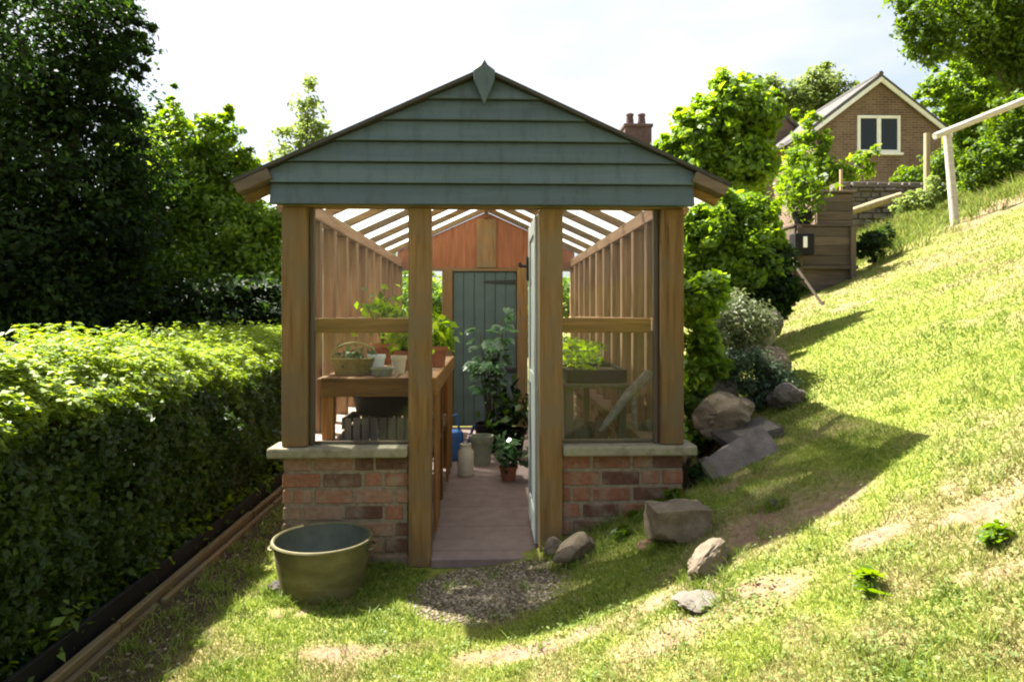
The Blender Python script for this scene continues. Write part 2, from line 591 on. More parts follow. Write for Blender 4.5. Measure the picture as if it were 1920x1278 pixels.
def blob_points(blobs, n, clump=.22, shell=.55, per=38):
    """leaf positions in clumps through a union of ellipsoids; also outward directions"""
    w = np.array([(b[3] * b[4] * b[5]) ** (2 / 3.) for b in blobs])
    w /= w.sum()
    P_, O_, V_ = [], [], []
    for b, f in zip(blobs, w):
        m = max(4, int(n * f))
        nc = max(3, m // per)
        dd = unit(rng.normal(size=(nc, 3)))
        rr = (shell + (1 - shell) * rng.random(nc) ** .6)[:, None]
        rr *= (1 + .15 * rng.normal(size=(nc, 1)).clip(-1.8, 1.6))
        cr = np.array(b[3:6])
        cc = np.array(b[:3]) + dd * rr * cr
        idx = rng.integers(0, nc, m)
        s = clump * cr.mean() * (.6 + .8 * rng.random(nc))[idx][:, None]
        p = cc[idx] + rng.normal(size=(m, 3)).clip(-1.7, 1.7) * s * np.array([1, 1, .75])
        P_.append(p)
        O_.append(dd[idx])
        cv = rng.random(nc)
        V_.append((.6 * cv[idx] + .4 * rng.random(m)))
    return np.concatenate(P_), np.concatenate(O_), np.concatenate(V_)


def px_blobs(lst, Y, squash=1.0, dy=.25):
    out = []
    for q in lst:
        px, py, r = q[:3]
        y = Y + (q[3] if len(q) > 3 else random.uniform(-dy, dy) * r * Y / FPX * 2)
        c = P(px, py, y)
        rw = r * y / FPX
        out.append((c.x, c.y, c.z, rw, rw * squash, rw))
    return out


def tree(name, label, cat, Y, blobs, n, leaf, mat, base_px=None, trunk_r=.12, group=None, up=.5, clump=.22, shell=.5, base=None, ratio=.55, squash=1.0, limbs=True, per=38):
    bl = px_blobs(blobs, Y, squash)
    if base is None:
        cx = np.mean([b[0] for b in bl])
        cy = np.mean([b[1] for b in bl])
        base = Vector((cx, cy, float(H(cx, cy)) - .03))
    t = thing(name, base, label, cat, group)
    p, o, v = blob_points(bl, n, clump, shell, per)
    keep = p[:, 2] > H(p[:, 0], p[:, 1]) + .02
    p, o, v = p[keep], o[keep], v[keep]
    leaves('crown', p, leaf, mat, t, off=base, up=up, var=v, outward=o, ratio=ratio)
    if limbs:
        m = MB()
        top = max(bl, key=lambda b: b[2])
        mid = Vector((sum(b[0] for b in bl) / len(bl), sum(b[1] for b in bl) / len(bl), sum(b[2] for b in bl) / len(bl)))
        q = [Vector(base) + (mid - Vector(base)) * f + Vector((random.uniform(-1, 1), random.uniform(-1, 1), 0)) * trunk_r * .6 for f in (.0, .3, .6, .9)]
        q.append(q[-1].lerp(Vector(top[:3]), .7))
        q[0] = Vector(base)
        m.tube(q, [trunk_r, trunk_r * .85, trunk_r * .65, trunk_r * .45, trunk_r * .12], 9)
        rmax = max(b[3] for b in bl)
        for b in bl:
            if b[3] < .38 * rmax:
                continue
            s = q[1 + (1 if b[2] > q[2].z else 0)]
            e = Vector(b[:3])
            k = s.lerp(e, .5) + Vector((0, 0, .1 * (e - s).length))
            m.tube([s, k, e, e + (e - k) * .25], [trunk_r * .4, trunk_r * .28, trunk_r * .16, trunk_r * .05], 6)
        m.build('trunk' if trunk_r > .05 else 'stem', 'bark', t, smooth=True)
    return t


def rock(name, loc, size, mat, label, rot=0, tilt=(0, 0), cuts=7, seed=0, rough=.22, group=None, cat='rock', sink=.15, boxy=False, sub=4):
    bm = bmesh.new()
    if boxy:
        bmesh.ops.create_cube(bm, size=1.7)
        bmesh.ops.subdivide_edges(bm, edges=bm.edges, cuts=9, use_grid_fill=True)
    else:
        bmesh.ops.create_icosphere(bm, subdivisions=sub, radius=1)
    rd = random.Random(seed + 5)
    for i in range(cuts):
        d = Vector((rd.gauss(0, 1), rd.gauss(0, 1), rd.gauss(0, 1))).normalized()
        h = rd.uniform(.55, .85) if not boxy else rd.uniform(.85, 1.15)
        for v in bm.verts:
            e = v.co.dot(d) - h
            if e > 0:
                v.co -= d * e
    for v in bm.verts:
        q = v.co * 1.7 + Vector((seed * 3.1, seed * 1.7, 0))
        v.co += v.co.normalized() * (rough * mnoise.noise(q) + rough * .5 * (abs(mnoise.noise(q * 2.3)) - .25) + rough * .35 * mnoise.noise(q * 4.6) + rough * .16 * mnoise.noise(q * 10))
    me = bpy.data.meshes.new(name)
    for v in bm.verts:
        v.co = Vector((v.co.x * size[0] / 2, v.co.y * size[1] / 2, v.co.z * size[2] / 2))
        v.co.z += size[2] / 2 * (1 - 2 * sink)
    bm.to_mesh(me)
    bm.free()
    me.materials.append(MATS[mat])
    me.shade_smooth()
    try:
        me.set_sharp_from_angle(angle=R(28))
    except Exception:
        pass
    o = bpy.data.objects.new(name, me)
    col.objects.link(o)
    o.location = loc
    o.rotation_euler = (tilt[0], tilt[1], rot)
    return tag(o, label, cat, group)


# ------------------------------------------------------------------ the ground
def ell(x, y, c, rx, ry):
    return 1 - sst(.55, 1.05, np.sqrt(((x - c.x) / rx) ** 2 + ((y - c.y) / ry) ** 2) + .35 * (fbm(x, y, 5, 3) - .5))


SOIL = [(G(1500, 950), .45, .22), (G(1370, 1140), .42, .18), (G(1250, 1190), .3, .12), (G(1000, 1215), .4, .12), (G(640, 1225), .28, .10),
        (G(1430, 1000), .2, .14), (G(1900, 380), 1.3, .9), (G(540, 1150), .16, .09), (G(1280, 1110), .22, .1), (G(1640, 1010), .18, .08), (G(1850, 950), .22, .08)]
LUSH = [(G(1700, 690), .9, 1.3), (G(1600, 620), .9, 1.2), (G(620, 1170), .55, .25), (G(1050, 1170), .5, .16), (G(1180, 1060), .35, .3), (G(740, 1090), .3, .3)]


def masks(x, y):
    soil = np.zeros_like(x)
    for c, rx, ry in SOIL:
        soil = np.maximum(soil, ell(x, y, c, rx, ry) * (.55 + .42 * sst(.3, .6, fbm(x, y, 6, 90))))
    patch = sst(.56, .72, .4 * fbm(x, y, 2.0, 8) + .6 * fbm(x, y, 7, 9)) * .7
    soil = np.maximum(soil, patch * sst(-.2, 1.2, x - .1 * y))
    lush = np.zeros_like(x)
    for c, rx, ry in LUSH:
        lush = np.maximum(lush, ell(x, y, c, rx, ry))
    soil = soil * (1 - .8 * lush * (soil < .9))
    dry = sst(.38, .66, .45 * fbm(x, y, 1.5, 21) + .55 * fbm(x, y, 6, 22)) * (1 - .75 * lush)
    dry = np.maximum(dry, .35 * sst(5, 9, y) * (1 - lush))
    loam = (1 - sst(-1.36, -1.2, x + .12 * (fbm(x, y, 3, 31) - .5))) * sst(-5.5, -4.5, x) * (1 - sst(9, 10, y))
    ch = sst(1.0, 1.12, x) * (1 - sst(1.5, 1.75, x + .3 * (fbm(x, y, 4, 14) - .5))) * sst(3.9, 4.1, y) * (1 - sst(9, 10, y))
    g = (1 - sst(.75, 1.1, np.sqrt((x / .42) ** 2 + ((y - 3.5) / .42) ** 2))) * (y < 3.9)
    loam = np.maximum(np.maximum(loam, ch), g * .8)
    return soil, dry, loam


def axis_lines(dense0, dense1, step, lo, hi, extra):
    a = list(np.arange(dense0, dense1 + 1e-6, step))
    s, x = step, dense1
    while x < hi:
        s *= 1.16
        x += s
        a.append(min(x, hi))
    s, x = step, dense0
    while x > lo:
        s *= 1.16
        x -= s
        a.append(max(x, lo))
    a = [q for q in a if all(abs(q - e) > .012 for e in extra)]
    return np.array(sorted(set(a + list(extra))))


xs = axis_lines(-2.6, 5.0, .055, -420, 420, (-1.105, -1.095, 1.055, 1.065))
ys = axis_lines(1.0, 7.0, .06, -300, 600, (3.985, 3.995, 8.595, 8.605))
gx, gy = np.meshgrid(xs, ys)
gz = H(gx, gy)
me = bpy.data.meshes.new('lawn')
nx, ny = len(xs), len(ys)
me.vertices.add(nx * ny)
me.vertices.foreach_set('co', np.stack([gx, gy, gz], -1).astype(np.float32).reshape(-1))
ii = np.arange(nx * ny).reshape(ny, nx)
q = np.stack([ii[:-1, :-1], ii[:-1, 1:], ii[1:, 1:], ii[1:, :-1]], -1).reshape(-1, 4)
me.loops.add(q.size)
me.loops.foreach_set('vertex_index', q.reshape(-1).astype(np.int32))
me.polygons.add(len(q))
me.polygons.foreach_set('loop_start', np.arange(0, q.size, 4, dtype=np.int32))
so, dr, lo_ = masks(gx.reshape(-1), gy.reshape(-1))
for nm, v in (('soil', so), ('dry', dr), ('loam', lo_)):
    a = me.attributes.new(nm, 'FLOAT', 'POINT')
    a.data.foreach_set('value', v.astype(np.float32))
me.update(calc_edges=True)
me.shade_smooth()
me.materials.append(MATS['ground'])
lawn = bpy.data.objects.new('lawn', me)
col.objects.link(lawn)
tag(lawn, kind='structure')


# grass blades, denser near the place one stands
def grass():
    n = 760000
    lg = rng.random(n)
    d = np.exp(np.log(1.5) + lg * (np.log(15) - np.log(1.5)))
    th = R(2) + (rng.random(n) - .5) * R(116)
    x, y = d * np.sin(th), d * np.cos(th)
    so, dr, lo = masks(x, y)
    keep = rng.random(n) > np.clip(.97 * so + np.where(x < -1, .86, 1.0) * lo, 0, .985)
    keep &= ~((x > -1.28) & (x < 1.2) & (y > 3.86) & (y < 8.8))
    keep &= (x > -1.75)
    keep &= ~((np.abs(x) < .33) & (y > 3.2) & (y < 3.9) & (rng.random(n) < .8))
    x, y, d, dr, so = x[keep], y[keep], d[keep], dr[keep], so[keep]
    n = len(x)
    z = H(x, y)
    h = (.012 + .018 * rng.random(n) ** 1.5) * (1 - .45 * so) * (.75 + .6 * fbm(x, y, 3, 44))
    tall = rng.random(n) < .02
    h = np.where(tall, h * 1.9, h)
    h *= (1 + .015 * d)
    w = (.0020 + .0014 * rng.random(n)) * (.6 + .19 * d)
    an = rng.random(n) * 2 * np.pi
    lx, ly = rng.normal(size=n) * h * .55, rng.normal(size=n) * h * .55
    b = np.stack([x, y, z - .003], 1)
    s = np.stack([np.cos(an) * w, np.sin(an) * w, 0 * w], 1)
    tip = b + np.stack([lx, ly, h], 1)
    dv = np.clip(dr * .95 - .25 + .4 * (rng.random(n) - .5), 0, .85)
    g = npmesh('grass', np.stack([b - s, b + s, tip], 1), 3, 'blades', None, {'var': np.clip(.15 + 1.5 * (.5 * fbm(x, y, 1.3, 50) + .5 * fbm(x, y, 6, 51) - .42) + .45 * rng.random(n), 0, 1), 'dry': dv})
    tag(g, 'short patchy sunlit grass covering the sloping lawn', 'grass', kind='stuff')
    # clover and small weeds in the turf
    m = 9000
    cx, cy = [], []
    for i in range(420):
        dd = math.exp(random.uniform(math.log(1.7), math.log(5.5)))
        t = R(2) + random.uniform(-.2, .75)
        k = random.randint(12, 40)
        r = random.uniform(.03, .11)
        cx.append(dd * math.sin(t) + rng.normal(size=k) * r)
        cy.append(dd * math.cos(t) + rng.normal(size=k) * r)
    cx, cy = np.concatenate(cx), np.concatenate(cy)
    so, dr, lo = masks(cx, cy)
    kp = (lo < .3) & ~((cx > -1.28) & (cx < 1.2) & (cy > 3.86)) & (np.hypot(cx, cy - 3.5) > .5)
    cx, cy = cx[kp], cy[kp]
    c = leaves('clover', np.stack([cx, cy, H(cx, cy) + .012 + .015 * rng.random(len(cx))], 1), .012, 'leaf_pale', up=1.6, ratio=.9)
    tag(c, 'grey-green clover and low weeds spotting the lawn', 'clover', kind='stuff')


grass()

# gravel at the doorstep
def pebble_field(name, n, fx, smin, smax, mat, label, cat):
    base = bmesh.new()
    bmesh.ops.create_icosphere(base, subdivisions=1, radius=1)
    bv = np.array([v.co[:] for v in base.verts])
    bf = np.array([[v.index for v in f.verts] for f in base.faces])
    base.free()
    x, y = fx(n)
    n = len(x)
    s = smin + (smax - smin) * rng.random(n) ** 2
    sc3 = s[:, None] * (np.array([1, .8, .55]) * (1 + .25 * rng.normal(size=(n, 3)))).clip(.3, 1.6)
    an = rng.random(n) * 6.28
    pv = bv[None] * sc3[:, None, :]
    px_ = pv[..., 0] * np.cos(an)[:, None] - pv[..., 1] * np.sin(an)[:, None]
    py_ = pv[..., 0] * np.sin(an)[:, None] + pv[..., 1] * np.cos(an)[:, None]
    z = H(x, y)
    V = np.stack([px_ + x[:, None], py_ + y[:, None], pv[..., 2] + z[:, None] + (s * .25)[:, None]], -1)
    F = V[:, bf, :].reshape(-1, 3, 3)
    o = npmesh(name, F, 3, mat, None, {'var': np.repeat(rng.random(n), len(bf))})
    return tag(o, label, cat, kind='stuff')


def door_gravel(n):
    x = rng.normal(size=n) * .22 + .01
    y = 3.52 + rng.normal(size=n) * .19
    k = ((x - .02) / .43) ** 2 + ((y - 3.5) / .38) ** 2 < 1
    k &= (y < 3.86)
    return x[k], y[k]


pebble_field('gravel', 9000, door_gravel, .0035, .011, 'pebbles', 'brown-grey gravel patch at the greenhouse doorstep', 'gravel')


def strip_gravel(n):
    y = np.exp(rng.uniform(np.log(1.9), np.log(6.5), n))
    x = -1.42 + rng.normal(size=n) * .11
    k = (x > -1.6) & ~((x > -1.26) & (y > 3.8))
    return x[k], y[k]


pebble_field('leaf_litter', 700, strip_gravel, .004, .013, 'pebbles', 'small stones and dead leaves on dark earth beside timber edging', 'litter')

# ------------------------------------------------------------------ greenhouse
XC = -.022
FY, BY = 3.90, 8.60
gh = thing('greenhouse', (XC, FY, 0), 'oak framed glass greenhouse on brick dwarf walls with slate green boarded gable', 'greenhouse')


def brick_wall(mb, mc, axis, a0, a1, b0, b1, z0, z1, seed=0):
    """bricks along axis between a0,a1; wall thickness b0..b1"""
    rd = random.Random(seed)
    ch, mo = .094, .019
    nrow = int((z1 - z0) / ch + .999)
    for r in range(nrow):
        zt = z1 - r * ch - .004
        zb = zt - ch + mo
        if zb < z0:
            zb = z0
        a = a0 - (0 if r % 2 else .17)
        k = r
        while a < a1:
            L = .212 if (k % 3) else .10
            k += 1
            s, e = max(a, a0), min(a + L, a1)
            a += L + mo
            if e - s < .03:
                continue
            j = rd.uniform(-.0035, .003)
            t = rd.random()
            var = t * .25 if t < .30 else .3 + t * .7
            jj = [rd.uniform(-.003, .003) for _ in range(4)]
            args = (s + jj[0], e + jj[1], b0 + j, b1 - j, zb + jj[2], zt + jj[3])
            if axis == 'x':
                mb.box(*args, var=min(1, var))
            else:
                mb.box(args[2], args[3], args[0], args[1], args[4], args[5], var=min(1, var))
    if axis == 'x':
        mc.box(a0 + .006, a1 - .006, b0 + .007, b1 - .007, z0, z1 - .002)
    else:
        mc.box(b0 + .007, b1 - .007, a0 + .006, a1 - .006, z0, z1 - .002)


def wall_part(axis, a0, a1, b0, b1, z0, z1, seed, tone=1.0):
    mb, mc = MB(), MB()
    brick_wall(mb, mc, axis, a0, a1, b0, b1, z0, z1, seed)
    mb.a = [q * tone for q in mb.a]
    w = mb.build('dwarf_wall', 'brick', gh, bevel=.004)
    mc.build('mortar', 'mortar', w)
    return w


wall_part('x', -1.17, -.458, 3.935, 4.06, -.14, .58, 1)
wall_part('x', .43, 1.135, 3.935, 4.06, -.14, .58, 2, .55)  # right front wall: shade painted in by darkening its brick tones
wall_part('y', 4.064, 8.6, -1.17, -1.0, -.14, .58, 3)
wall_part('y', 4.064, 8.6, .965, 1.135, -.14, .58, 4)
wall_part('x', -.998, -.58, 8.5, 8.6, -.14, .58, 5)
wall_part('x', .50, .963, 8.5, 8.6, -.14, .58, 6)
for a in ((-1.243, -.457, 3.87, 4.09, .582, .64), (.429, 1.20, 3.87, 4.09, .582, .64)):
    MB().box(*a).build('sill', 'sill_stone', gh, bevel=.012, seg=2)
for a, mt in (((-1.225, -.93, 4.092, 8.6, .582, .636), 'ledge_stone'), ((.93, 1.185, 4.092, 8.6, .582, .636), 'stone_red')):
    MB().box(*a).build('ledge', mt, gh, bevel=.01, seg=2)
# front posts
for x0, x1, z0 in ((-1.168, -1.026, .641), (.996, 1.130, .641), (-.455, -.327, -.05), (.295, .428, .0)):
    MB().box(x0, x1, 3.90, 4.03, z0, 2.0).build('post', 'oak_z', gh, bevel=.008, seg=2)
# thin stop bead along inner faces
MB().box(-1.022, -.998, 3.95, 3.99, .642, 1.998).build('window_bead', 'old_z', gh, bevel=.003)
MB().box(.966, .992, 3.95, 3.99, .642, 1.998).build('window_bead', 'old_z', gh, bevel=.003)
MB().box(-1.165, 1.128, 3.905, 4.0, 2.002, 2.12).build('header_beam', 'oak_x', gh, bevel=.006)
for x0, x1 in ((-1.0, -.458), (.431, .962)):
    MB().box(x0, x1, 4.0, 4.075, 1.285, 1.372).build('transom', 'bench_wood', gh, bevel=.006)
for x0, x1 in ((-1.024, -.457), (.43, .994)):
    MB().box(x0, x1, 3.966, 3.971, .643, 1.999).build('glass_pane', 'clear_glass', gh)
MB().box(.432, .964, 3.974, 3.99, .643, .664).build('bottom_bead', 'old_x', gh, bevel=.003)
MB().box(-.996, -.459, 3.974, 3.99, .643, .662).build('bottom_bead', 'old_x', gh, bevel=.003)

# boarded gable
SL = .457
APZ = 2.745
m = MB()
z = 2.008
hb = .1185
GW = 1.192
while z < APZ - .04:
    z1 = min(z + hb - .003, APZ - .004)

    def hw(zz):
        return max(.004, min(GW, (APZ - .001 - zz) / SL))
    zk = APZ - .001 - SL * GW
    rows = [z, zk, z1] if z < zk < z1 else [z, z1]
    prof = [(XC - hw(q), q) for q in rows] + [(XC + hw(q), q) for q in reversed(rows)]
    n_ = len(prof)
    vs = [(x_, 3.826 + .030 * (q - z) / hb, q) for x_, q in prof] + [(x_, 3.885, q) for x_, q in prof]
    fs = [tuple(range(n_)), tuple(reversed(range(n_, 2 * n_)))] + [(i, i + n_, (i + 1) % n_ + n_, (i + 1) % n_) for i in range(n_)]
    m.add(vs, fs)
    z += hb
m.build('gable_cladding', 'slate_paint', gh, bevel=.0035, seg=2)
MB().prism([(XC - 1.17, 2.0075), (XC + 1.17, 2.0075), (XC + 1.17, 2.205), (XC, APZ - .006), (XC - 1.17, 2.205)], 3.8855, 3.8985).build('backing_board', 'door_paint', gh)
# pointed finial board at the apex
fp = [(0, 2.808), (.02, 2.775), (.062, 2.745), (.058, 2.69), (0, 2.555), (-.058, 2.69), (-.062, 2.745), (-.02, 2.775)]
MB().prism([(XC + a * .98, b) for a, b in fp], 3.782, 3.818).build('finial', 'slate_paint', gh, bevel=.004)
# roof: front verge capping, rafters, ridge, glass
EX = 1.385
for sgn in (-1, 1):
    cap = MB()
    n_ = Vector((sgn * SL, 0, 1)).normalized()
    d_ = Vector((sgn, 0, -SL)).normalized()
    a = Vector((XC, 0, APZ + .002))
    b = a + d_ * (EX / d_.x * sgn)
    pts = []
    for yy in (3.80, 3.90):
        for q_ in (a, b):
            pts.append(q_ + Vector((0, yy, 0)))
    lift = n_ * .02
    cap.hexa([pts[0], pts[1], pts[3], pts[2], pts[0] + lift, pts[1] + lift, pts[3] + lift, pts[2] + lift])
    cap.build('verge_capping', 'lead_cap', gh)
    w_ = Vector((XC, 0, APZ)) + d_ * (1.196 / abs(d_.x)) - n_ * .03
    e_ = Vector((XC, 0, APZ)) + d_ * ((EX - .004) / abs(d_.x)) - n_ * .03
    MB().bar(w_ + Vector((0, 3.853, 0)), e_ + Vector((0, 3.853, 0)), .10, .062, up=n_).build('eaves_end', 'old_x', gh, bevel=.004)
    ga = MB()
    pa, pb = a + Vector((0, 3.902, .004)), a + Vector((0, BY + .02, .004))
    qa, qb = b + Vector((0, 3.902, .004)) + d_ * .01, b + Vector((0, BY + .02, .004)) + d_ * .01
    ga.hexa([pa, qa, qb, pb, pa + n_ * .006, qa + n_ * .006, qb + n_ * .006, pb + n_ * .006])
    ga.build('roof_glazing', 'roof_glazing', gh)
    for i in range(8):
        yy = FY + .03 + .652 * i
        r = MB()
        aa = a + d_ * .03 - n_ * (.052 if i == 0 else .036) + Vector((0, yy, 0))
        bb = b - n_ * (.052 if i == 0 else .036) + Vector((0, yy, 0))
        r.bar(aa, bb, .05, .098 if i == 0 else .058, up=n_)
        r.build('rafter', 'oak_x', gh, bevel=.004)
    # eaves plate
    xa = XC + sgn * 1.09
    MB().box(xa - .045, xa + .045, 4.035, BY, 1.985, 2.075).build('wall_plate', 'softwood_y', gh, bevel=.005)
    MB().box(xa - .052, xa + .045, 4.08, BY, 1.288, 1.37).build('side_rail', 'softwood_y', gh, bevel=.005)
    for i in range(11):
        yy = 4.40 + .41 * i
        MB().box(xa - (.042 if sgn < 0 else .04), xa + (.04 if sgn < 0 else .042), yy, yy + .07, .637, 1.984).build('stud', 'softwood_z', gh, bevel=.004)
    xg = XC + sgn * 1.139
    MB().box(xg - .0025, xg + .0025, 4.035, BY, .637, 2.1).build('glass_pane', 'misted_glass', gh)
MB().box(XC - .025, XC + .025, 3.93, BY, 2.585, 2.70).build('ridge_beam', 'softwood_y', gh, bevel=.004)
# rear end
for x0, x1 in ((-.57, -.44), (.358, .49)):
    MB().box(x0, x1, 8.47, 8.60, 0, 1.97).build('post', 'oak_z', gh, bevel=.006)
MB().prism([(XC - 1.1, 1.972), (XC + 1.1, 1.972), (XC + 1.1, 2.17), (XC, 2.665), (XC - 1.1, 2.17)], 8.5, 8.58).build('rear_gable', 'cedar', gh)
MB().box(XC - .12, XC + .12, 8.476, 8.498, 1.974, 2.58).build('king_post', 'oak_z', gh, bevel=.005)
MB().box(-1.1, 1.06, 8.482, 8.499, 1.93, 1.97).build('rear_beam', 'oak_x', gh, bevel=.004)
for x0, x1 in ((-1.09, -.572), (.492, 1.05)):
    MB().box(x0, x1, 8.55, 8.555, .59, 1.97).build('glass_pane', 'clear_glass', gh)
m = MB()
for i in range(6):
    x0 = -.437 + i * .1317
    m.box(x0 + .002, x0 + .1297, 8.51, 8.545, .012, 1.925)
rd_ = m.build('rear_door', 'door_paint', gh, bevel=.005)
MB().box(-.439, .357, 8.546, 8.57, .001, 1.96).build('backing_board', 'door_paint', rd_)
for zz in (1.80, .70):
    MB().prism([(.35, zz - .028), (.35, zz + .028), (-.06, zz + .012), (-.06, zz - .012)], 8.496, 8.508).build('strap_hinge', 'black_iron', rd_)
# open front door
m = MB()
dx = .288
m.box(dx, dx + .032, 4.04, 4.665, .03, 1.985)
fd = m.build('door', 'sage_paint', gh, bevel=.004)
m = MB()
for y0, y1, z0, z1 in ((4.041, 4.12, .032, 1.98), (4.585, 4.664, .032, 1.98), (4.122, 4.583, .032, .2), (4.122, 4.583, .95, 1.03), (4.122, 4.583, 1.88, 1.98)):
    m.box(dx - .013, dx - .001, y0, y1, z0, z1)
m.build('door_frame', 'sage_paint', fd, bevel=.003)
m = MB()
m.box(dx - .03, dx - .014, 4.60, 4.645, 1.62, 1.78).tube([(dx - .03, 4.62, 1.72), (dx - .075, 4.62, 1.72), (dx - .075, 4.56, 1.73)], .011)
m.build('door_handle', 'black_iron', fd)
# threshold and door stop
MB().box(-.326, .294, 3.885, 3.93, -.05, .006).build('threshold', 'paving', gh, bevel=.006)

fl = MB().box(-.998, .963, 3.932, 8.498, -.12, .0).build('path', 'paving')
tag(fl, kind='structure')

# ------------------------------------------------------------------ inside the greenhouse
lb = thing('potting_bench', (-.7, 4.2, 0), 'brown timber staging bench on the left inside the greenhouse', 'bench')
m = MB()
for i in range(6):
    x0 = -1.03 + i * .118
    m.box(x0, x0 + .108, 4.14, 6.3, .985, 1.008)
m.build('bench_top', 'softwood_y', lb, bevel=.004)
MB().box(-1.0, -.345, 4.11, 4.137, .90, 1.012).build('front_rail', 'bench_wood', lb, bevel=.004)
MB().box(-.338, -.312, 4.12, 6.3, .90, 1.012).build('side_rail', 'bench_wood', lb, bevel=.004)
for x0, y0 in ((-1.0, 4.14), (-.41, 4.14), (-1.0, 6.2), (-.41, 6.2), (-.41, 5.15)):
    MB().box(x0, x0 + .068, y0, y0 + .068, .002, .984).build('leg', 'bench_wood_z', lb, bevel=.004)
for y0 in (4.215, 4.33, 4.445, 5.45, 5.7, 5.95):
    MB().box(-.336, -.318, y0, y0 + .095, .06, .898).build('side_board', 'bench_wood_z', lb, bevel=.003)
m = MB()
for i in range(5):
    x0 = -.92 + i * .118
    m.box(x0, x0 + .1, 4.22, 6.18, .48, .50)
m.build('lower_shelf', 'old_y', lb, bevel=.003)

cr = thing('slatted_crate', (-.66, 4.46, .50), 'grey slatted wooden crate under the left bench', 'crate')
for yy in (4.3, 4.60):
    m = MB()
    for i in range(9):
        x0 = -.90 + i * .055
        m.box(x0, x0 + .044, yy, yy + .016, .505, .745)
    m.build('slat_side', 'crate_wood', cr, bevel=.002)
for xx in (-.915, -.402):
    m = MB()
    for i in range(3):
        m.box(xx, xx + .014, 4.296, 4.62, .505 + i * .085, .575 + i * .085)
    m.build('end_panel', 'crate_wood', cr, bevel=.002)
MB().box(-.9, -.404, 4.318, 4.598, .502, .512).build('crate_base', 'crate_wood', cr)
tag(MB().lathe([(0, .002), (.19, .002), (.215, .11), (.225, .12), (.215, .124), (.2, .112), (.178, .02), (0, .018)], (-.65, 4.46, .748), 28, 1.05, .7).build('plastic_bowl', 'black_plastic', None, (-.65, 4.46, .748), smooth=True),
    'shallow black plastic bowl lying on the grey slatted crate', 'bowl')


def pot(name, loc, r, h, mat, label, group=None, cat='pot', soil=True, rim=True, flare=.75):
    t = thing(name, loc, label, cat, group)
    prof = [(0, 0), (r * flare, 0), (r * .97, h * .8)]
    prof += [(r * 1.06, h * .8), (r * 1.08, h)] if rim else [(r, h)]
    prof += [(r * .95, h), (r * .9, h * .86), (0, h * .86)]
    MB().lathe(prof, loc, 24).build('pot_body', mat, t, smooth=True)
    if soil:
        MB().lathe([(0, h * .865), (r * .9, h * .865), (r * .86, h * .885), (0, h * .9)], loc, 20).build('soil', 'compost', t, smooth=True)
    return t


def sprig(pt, name, c, r, n, leaf, mat, ratio=.55, up=.5, stems=6, base=None, zsc=1.0):
    """leafy growth as foliage + stems parts of a pot"""
    loc = pt.location
    base = Vector(base) if base else Vector((loc.x, loc.y, loc.z))
    p = np.array(c) + rng.normal(size=(n, 3)) * np.array([r, r, r * zsc]) * .55
    leaves(name, p, leaf, mat, pt, off=loc, up=up, ratio=ratio)
    m = MB()
    for i in range(stems):
        e = Vector(p[rng.integers(0, n)])
        m.tube([base, base.lerp(e, .5) + Vector((0, 0, .02)), e], [.005, .004, .002], 5)
    m.build('stems', 'bark', pt)


t = pot('flower_pot', P(706, 697, 4.42) * 1, .055, .125, 'glaze_white', 'bluish-white pot on the left bench with leaves behind it')
t.location.z = 1.009
for ch in t.children:
    pass
t = pot('flower_pot', Vector((P(748, 697, 4.46).x, 4.46, 1.009)), .048, .115, 'glaze_cream', 'small cream pot on the left bench beside the oak door post')
t = pot('plant_pot', Vector((-.60, 4.85, 1.009)), .07, .13, 'terracotta', 'terracotta pot of bright green leaves behind the white pot')
sprig(t, 'foliage', (-.60, 4.85, 1.25), .12, 130, .07, 'leaf_lime', stems=8, base=(-.6, 4.85, 1.12))
t = pot('plant_pot', Vector((-.82, 5.35, 1.009)), .09, .16, 'terracotta', 'terracotta pot of tall seedlings reaching above the left rail')
sprig(t, 'foliage', (-.82, 5.35, 1.38), .17, 200, .07, 'leaf_lime', stems=8, base=(-.82, 5.35, 1.16))
t = pot('plant_pot', Vector((-.385, 5.02, 1.009)), .085, .15, 'terracotta', 'dark terracotta pot on the bench corner by the doorway')
sprig(t, 'foliage', (-.37, 5.06, 1.26), .12, 90, .09, 'leaf_lime', stems=6, base=(-.385, 5.02, 1.15))
bk = thing('seed_basket', (-.86, 4.42, 1.009), 'flat olive wicker basket at the left end of the bench', 'basket')
MB().lathe([(0, .002), (.11, .002), (.135, .10), (.142, .105), (.13, .11), (.108, .02), (0, .018)], (-.86, 4.42, 1.009), 26, 1.1, .9).build('basket_body', 'wicker', bk, smooth=True)
MB().tube([(-.86 + .145 * math.cos(a), 4.42, 1.11 + .10 * math.sin(a)) for a in np.linspace(0, math.pi, 14)], .008, 6).build('basket_handle', 'wicker', bk, smooth=True)
sprig(bk, 'foliage', (-.86, 4.42, 1.13), .10, 90, .04, 'leaf_sage', stems=3, base=(-.86, 4.42, 1.05), zsc=.5)
t = pot('seed_tray', Vector((-.66, 4.30, 1.009)), .07, .05, 'grey_green_pot', 'shallow green seed pan at the front edge of the left bench', cat='seed tray')

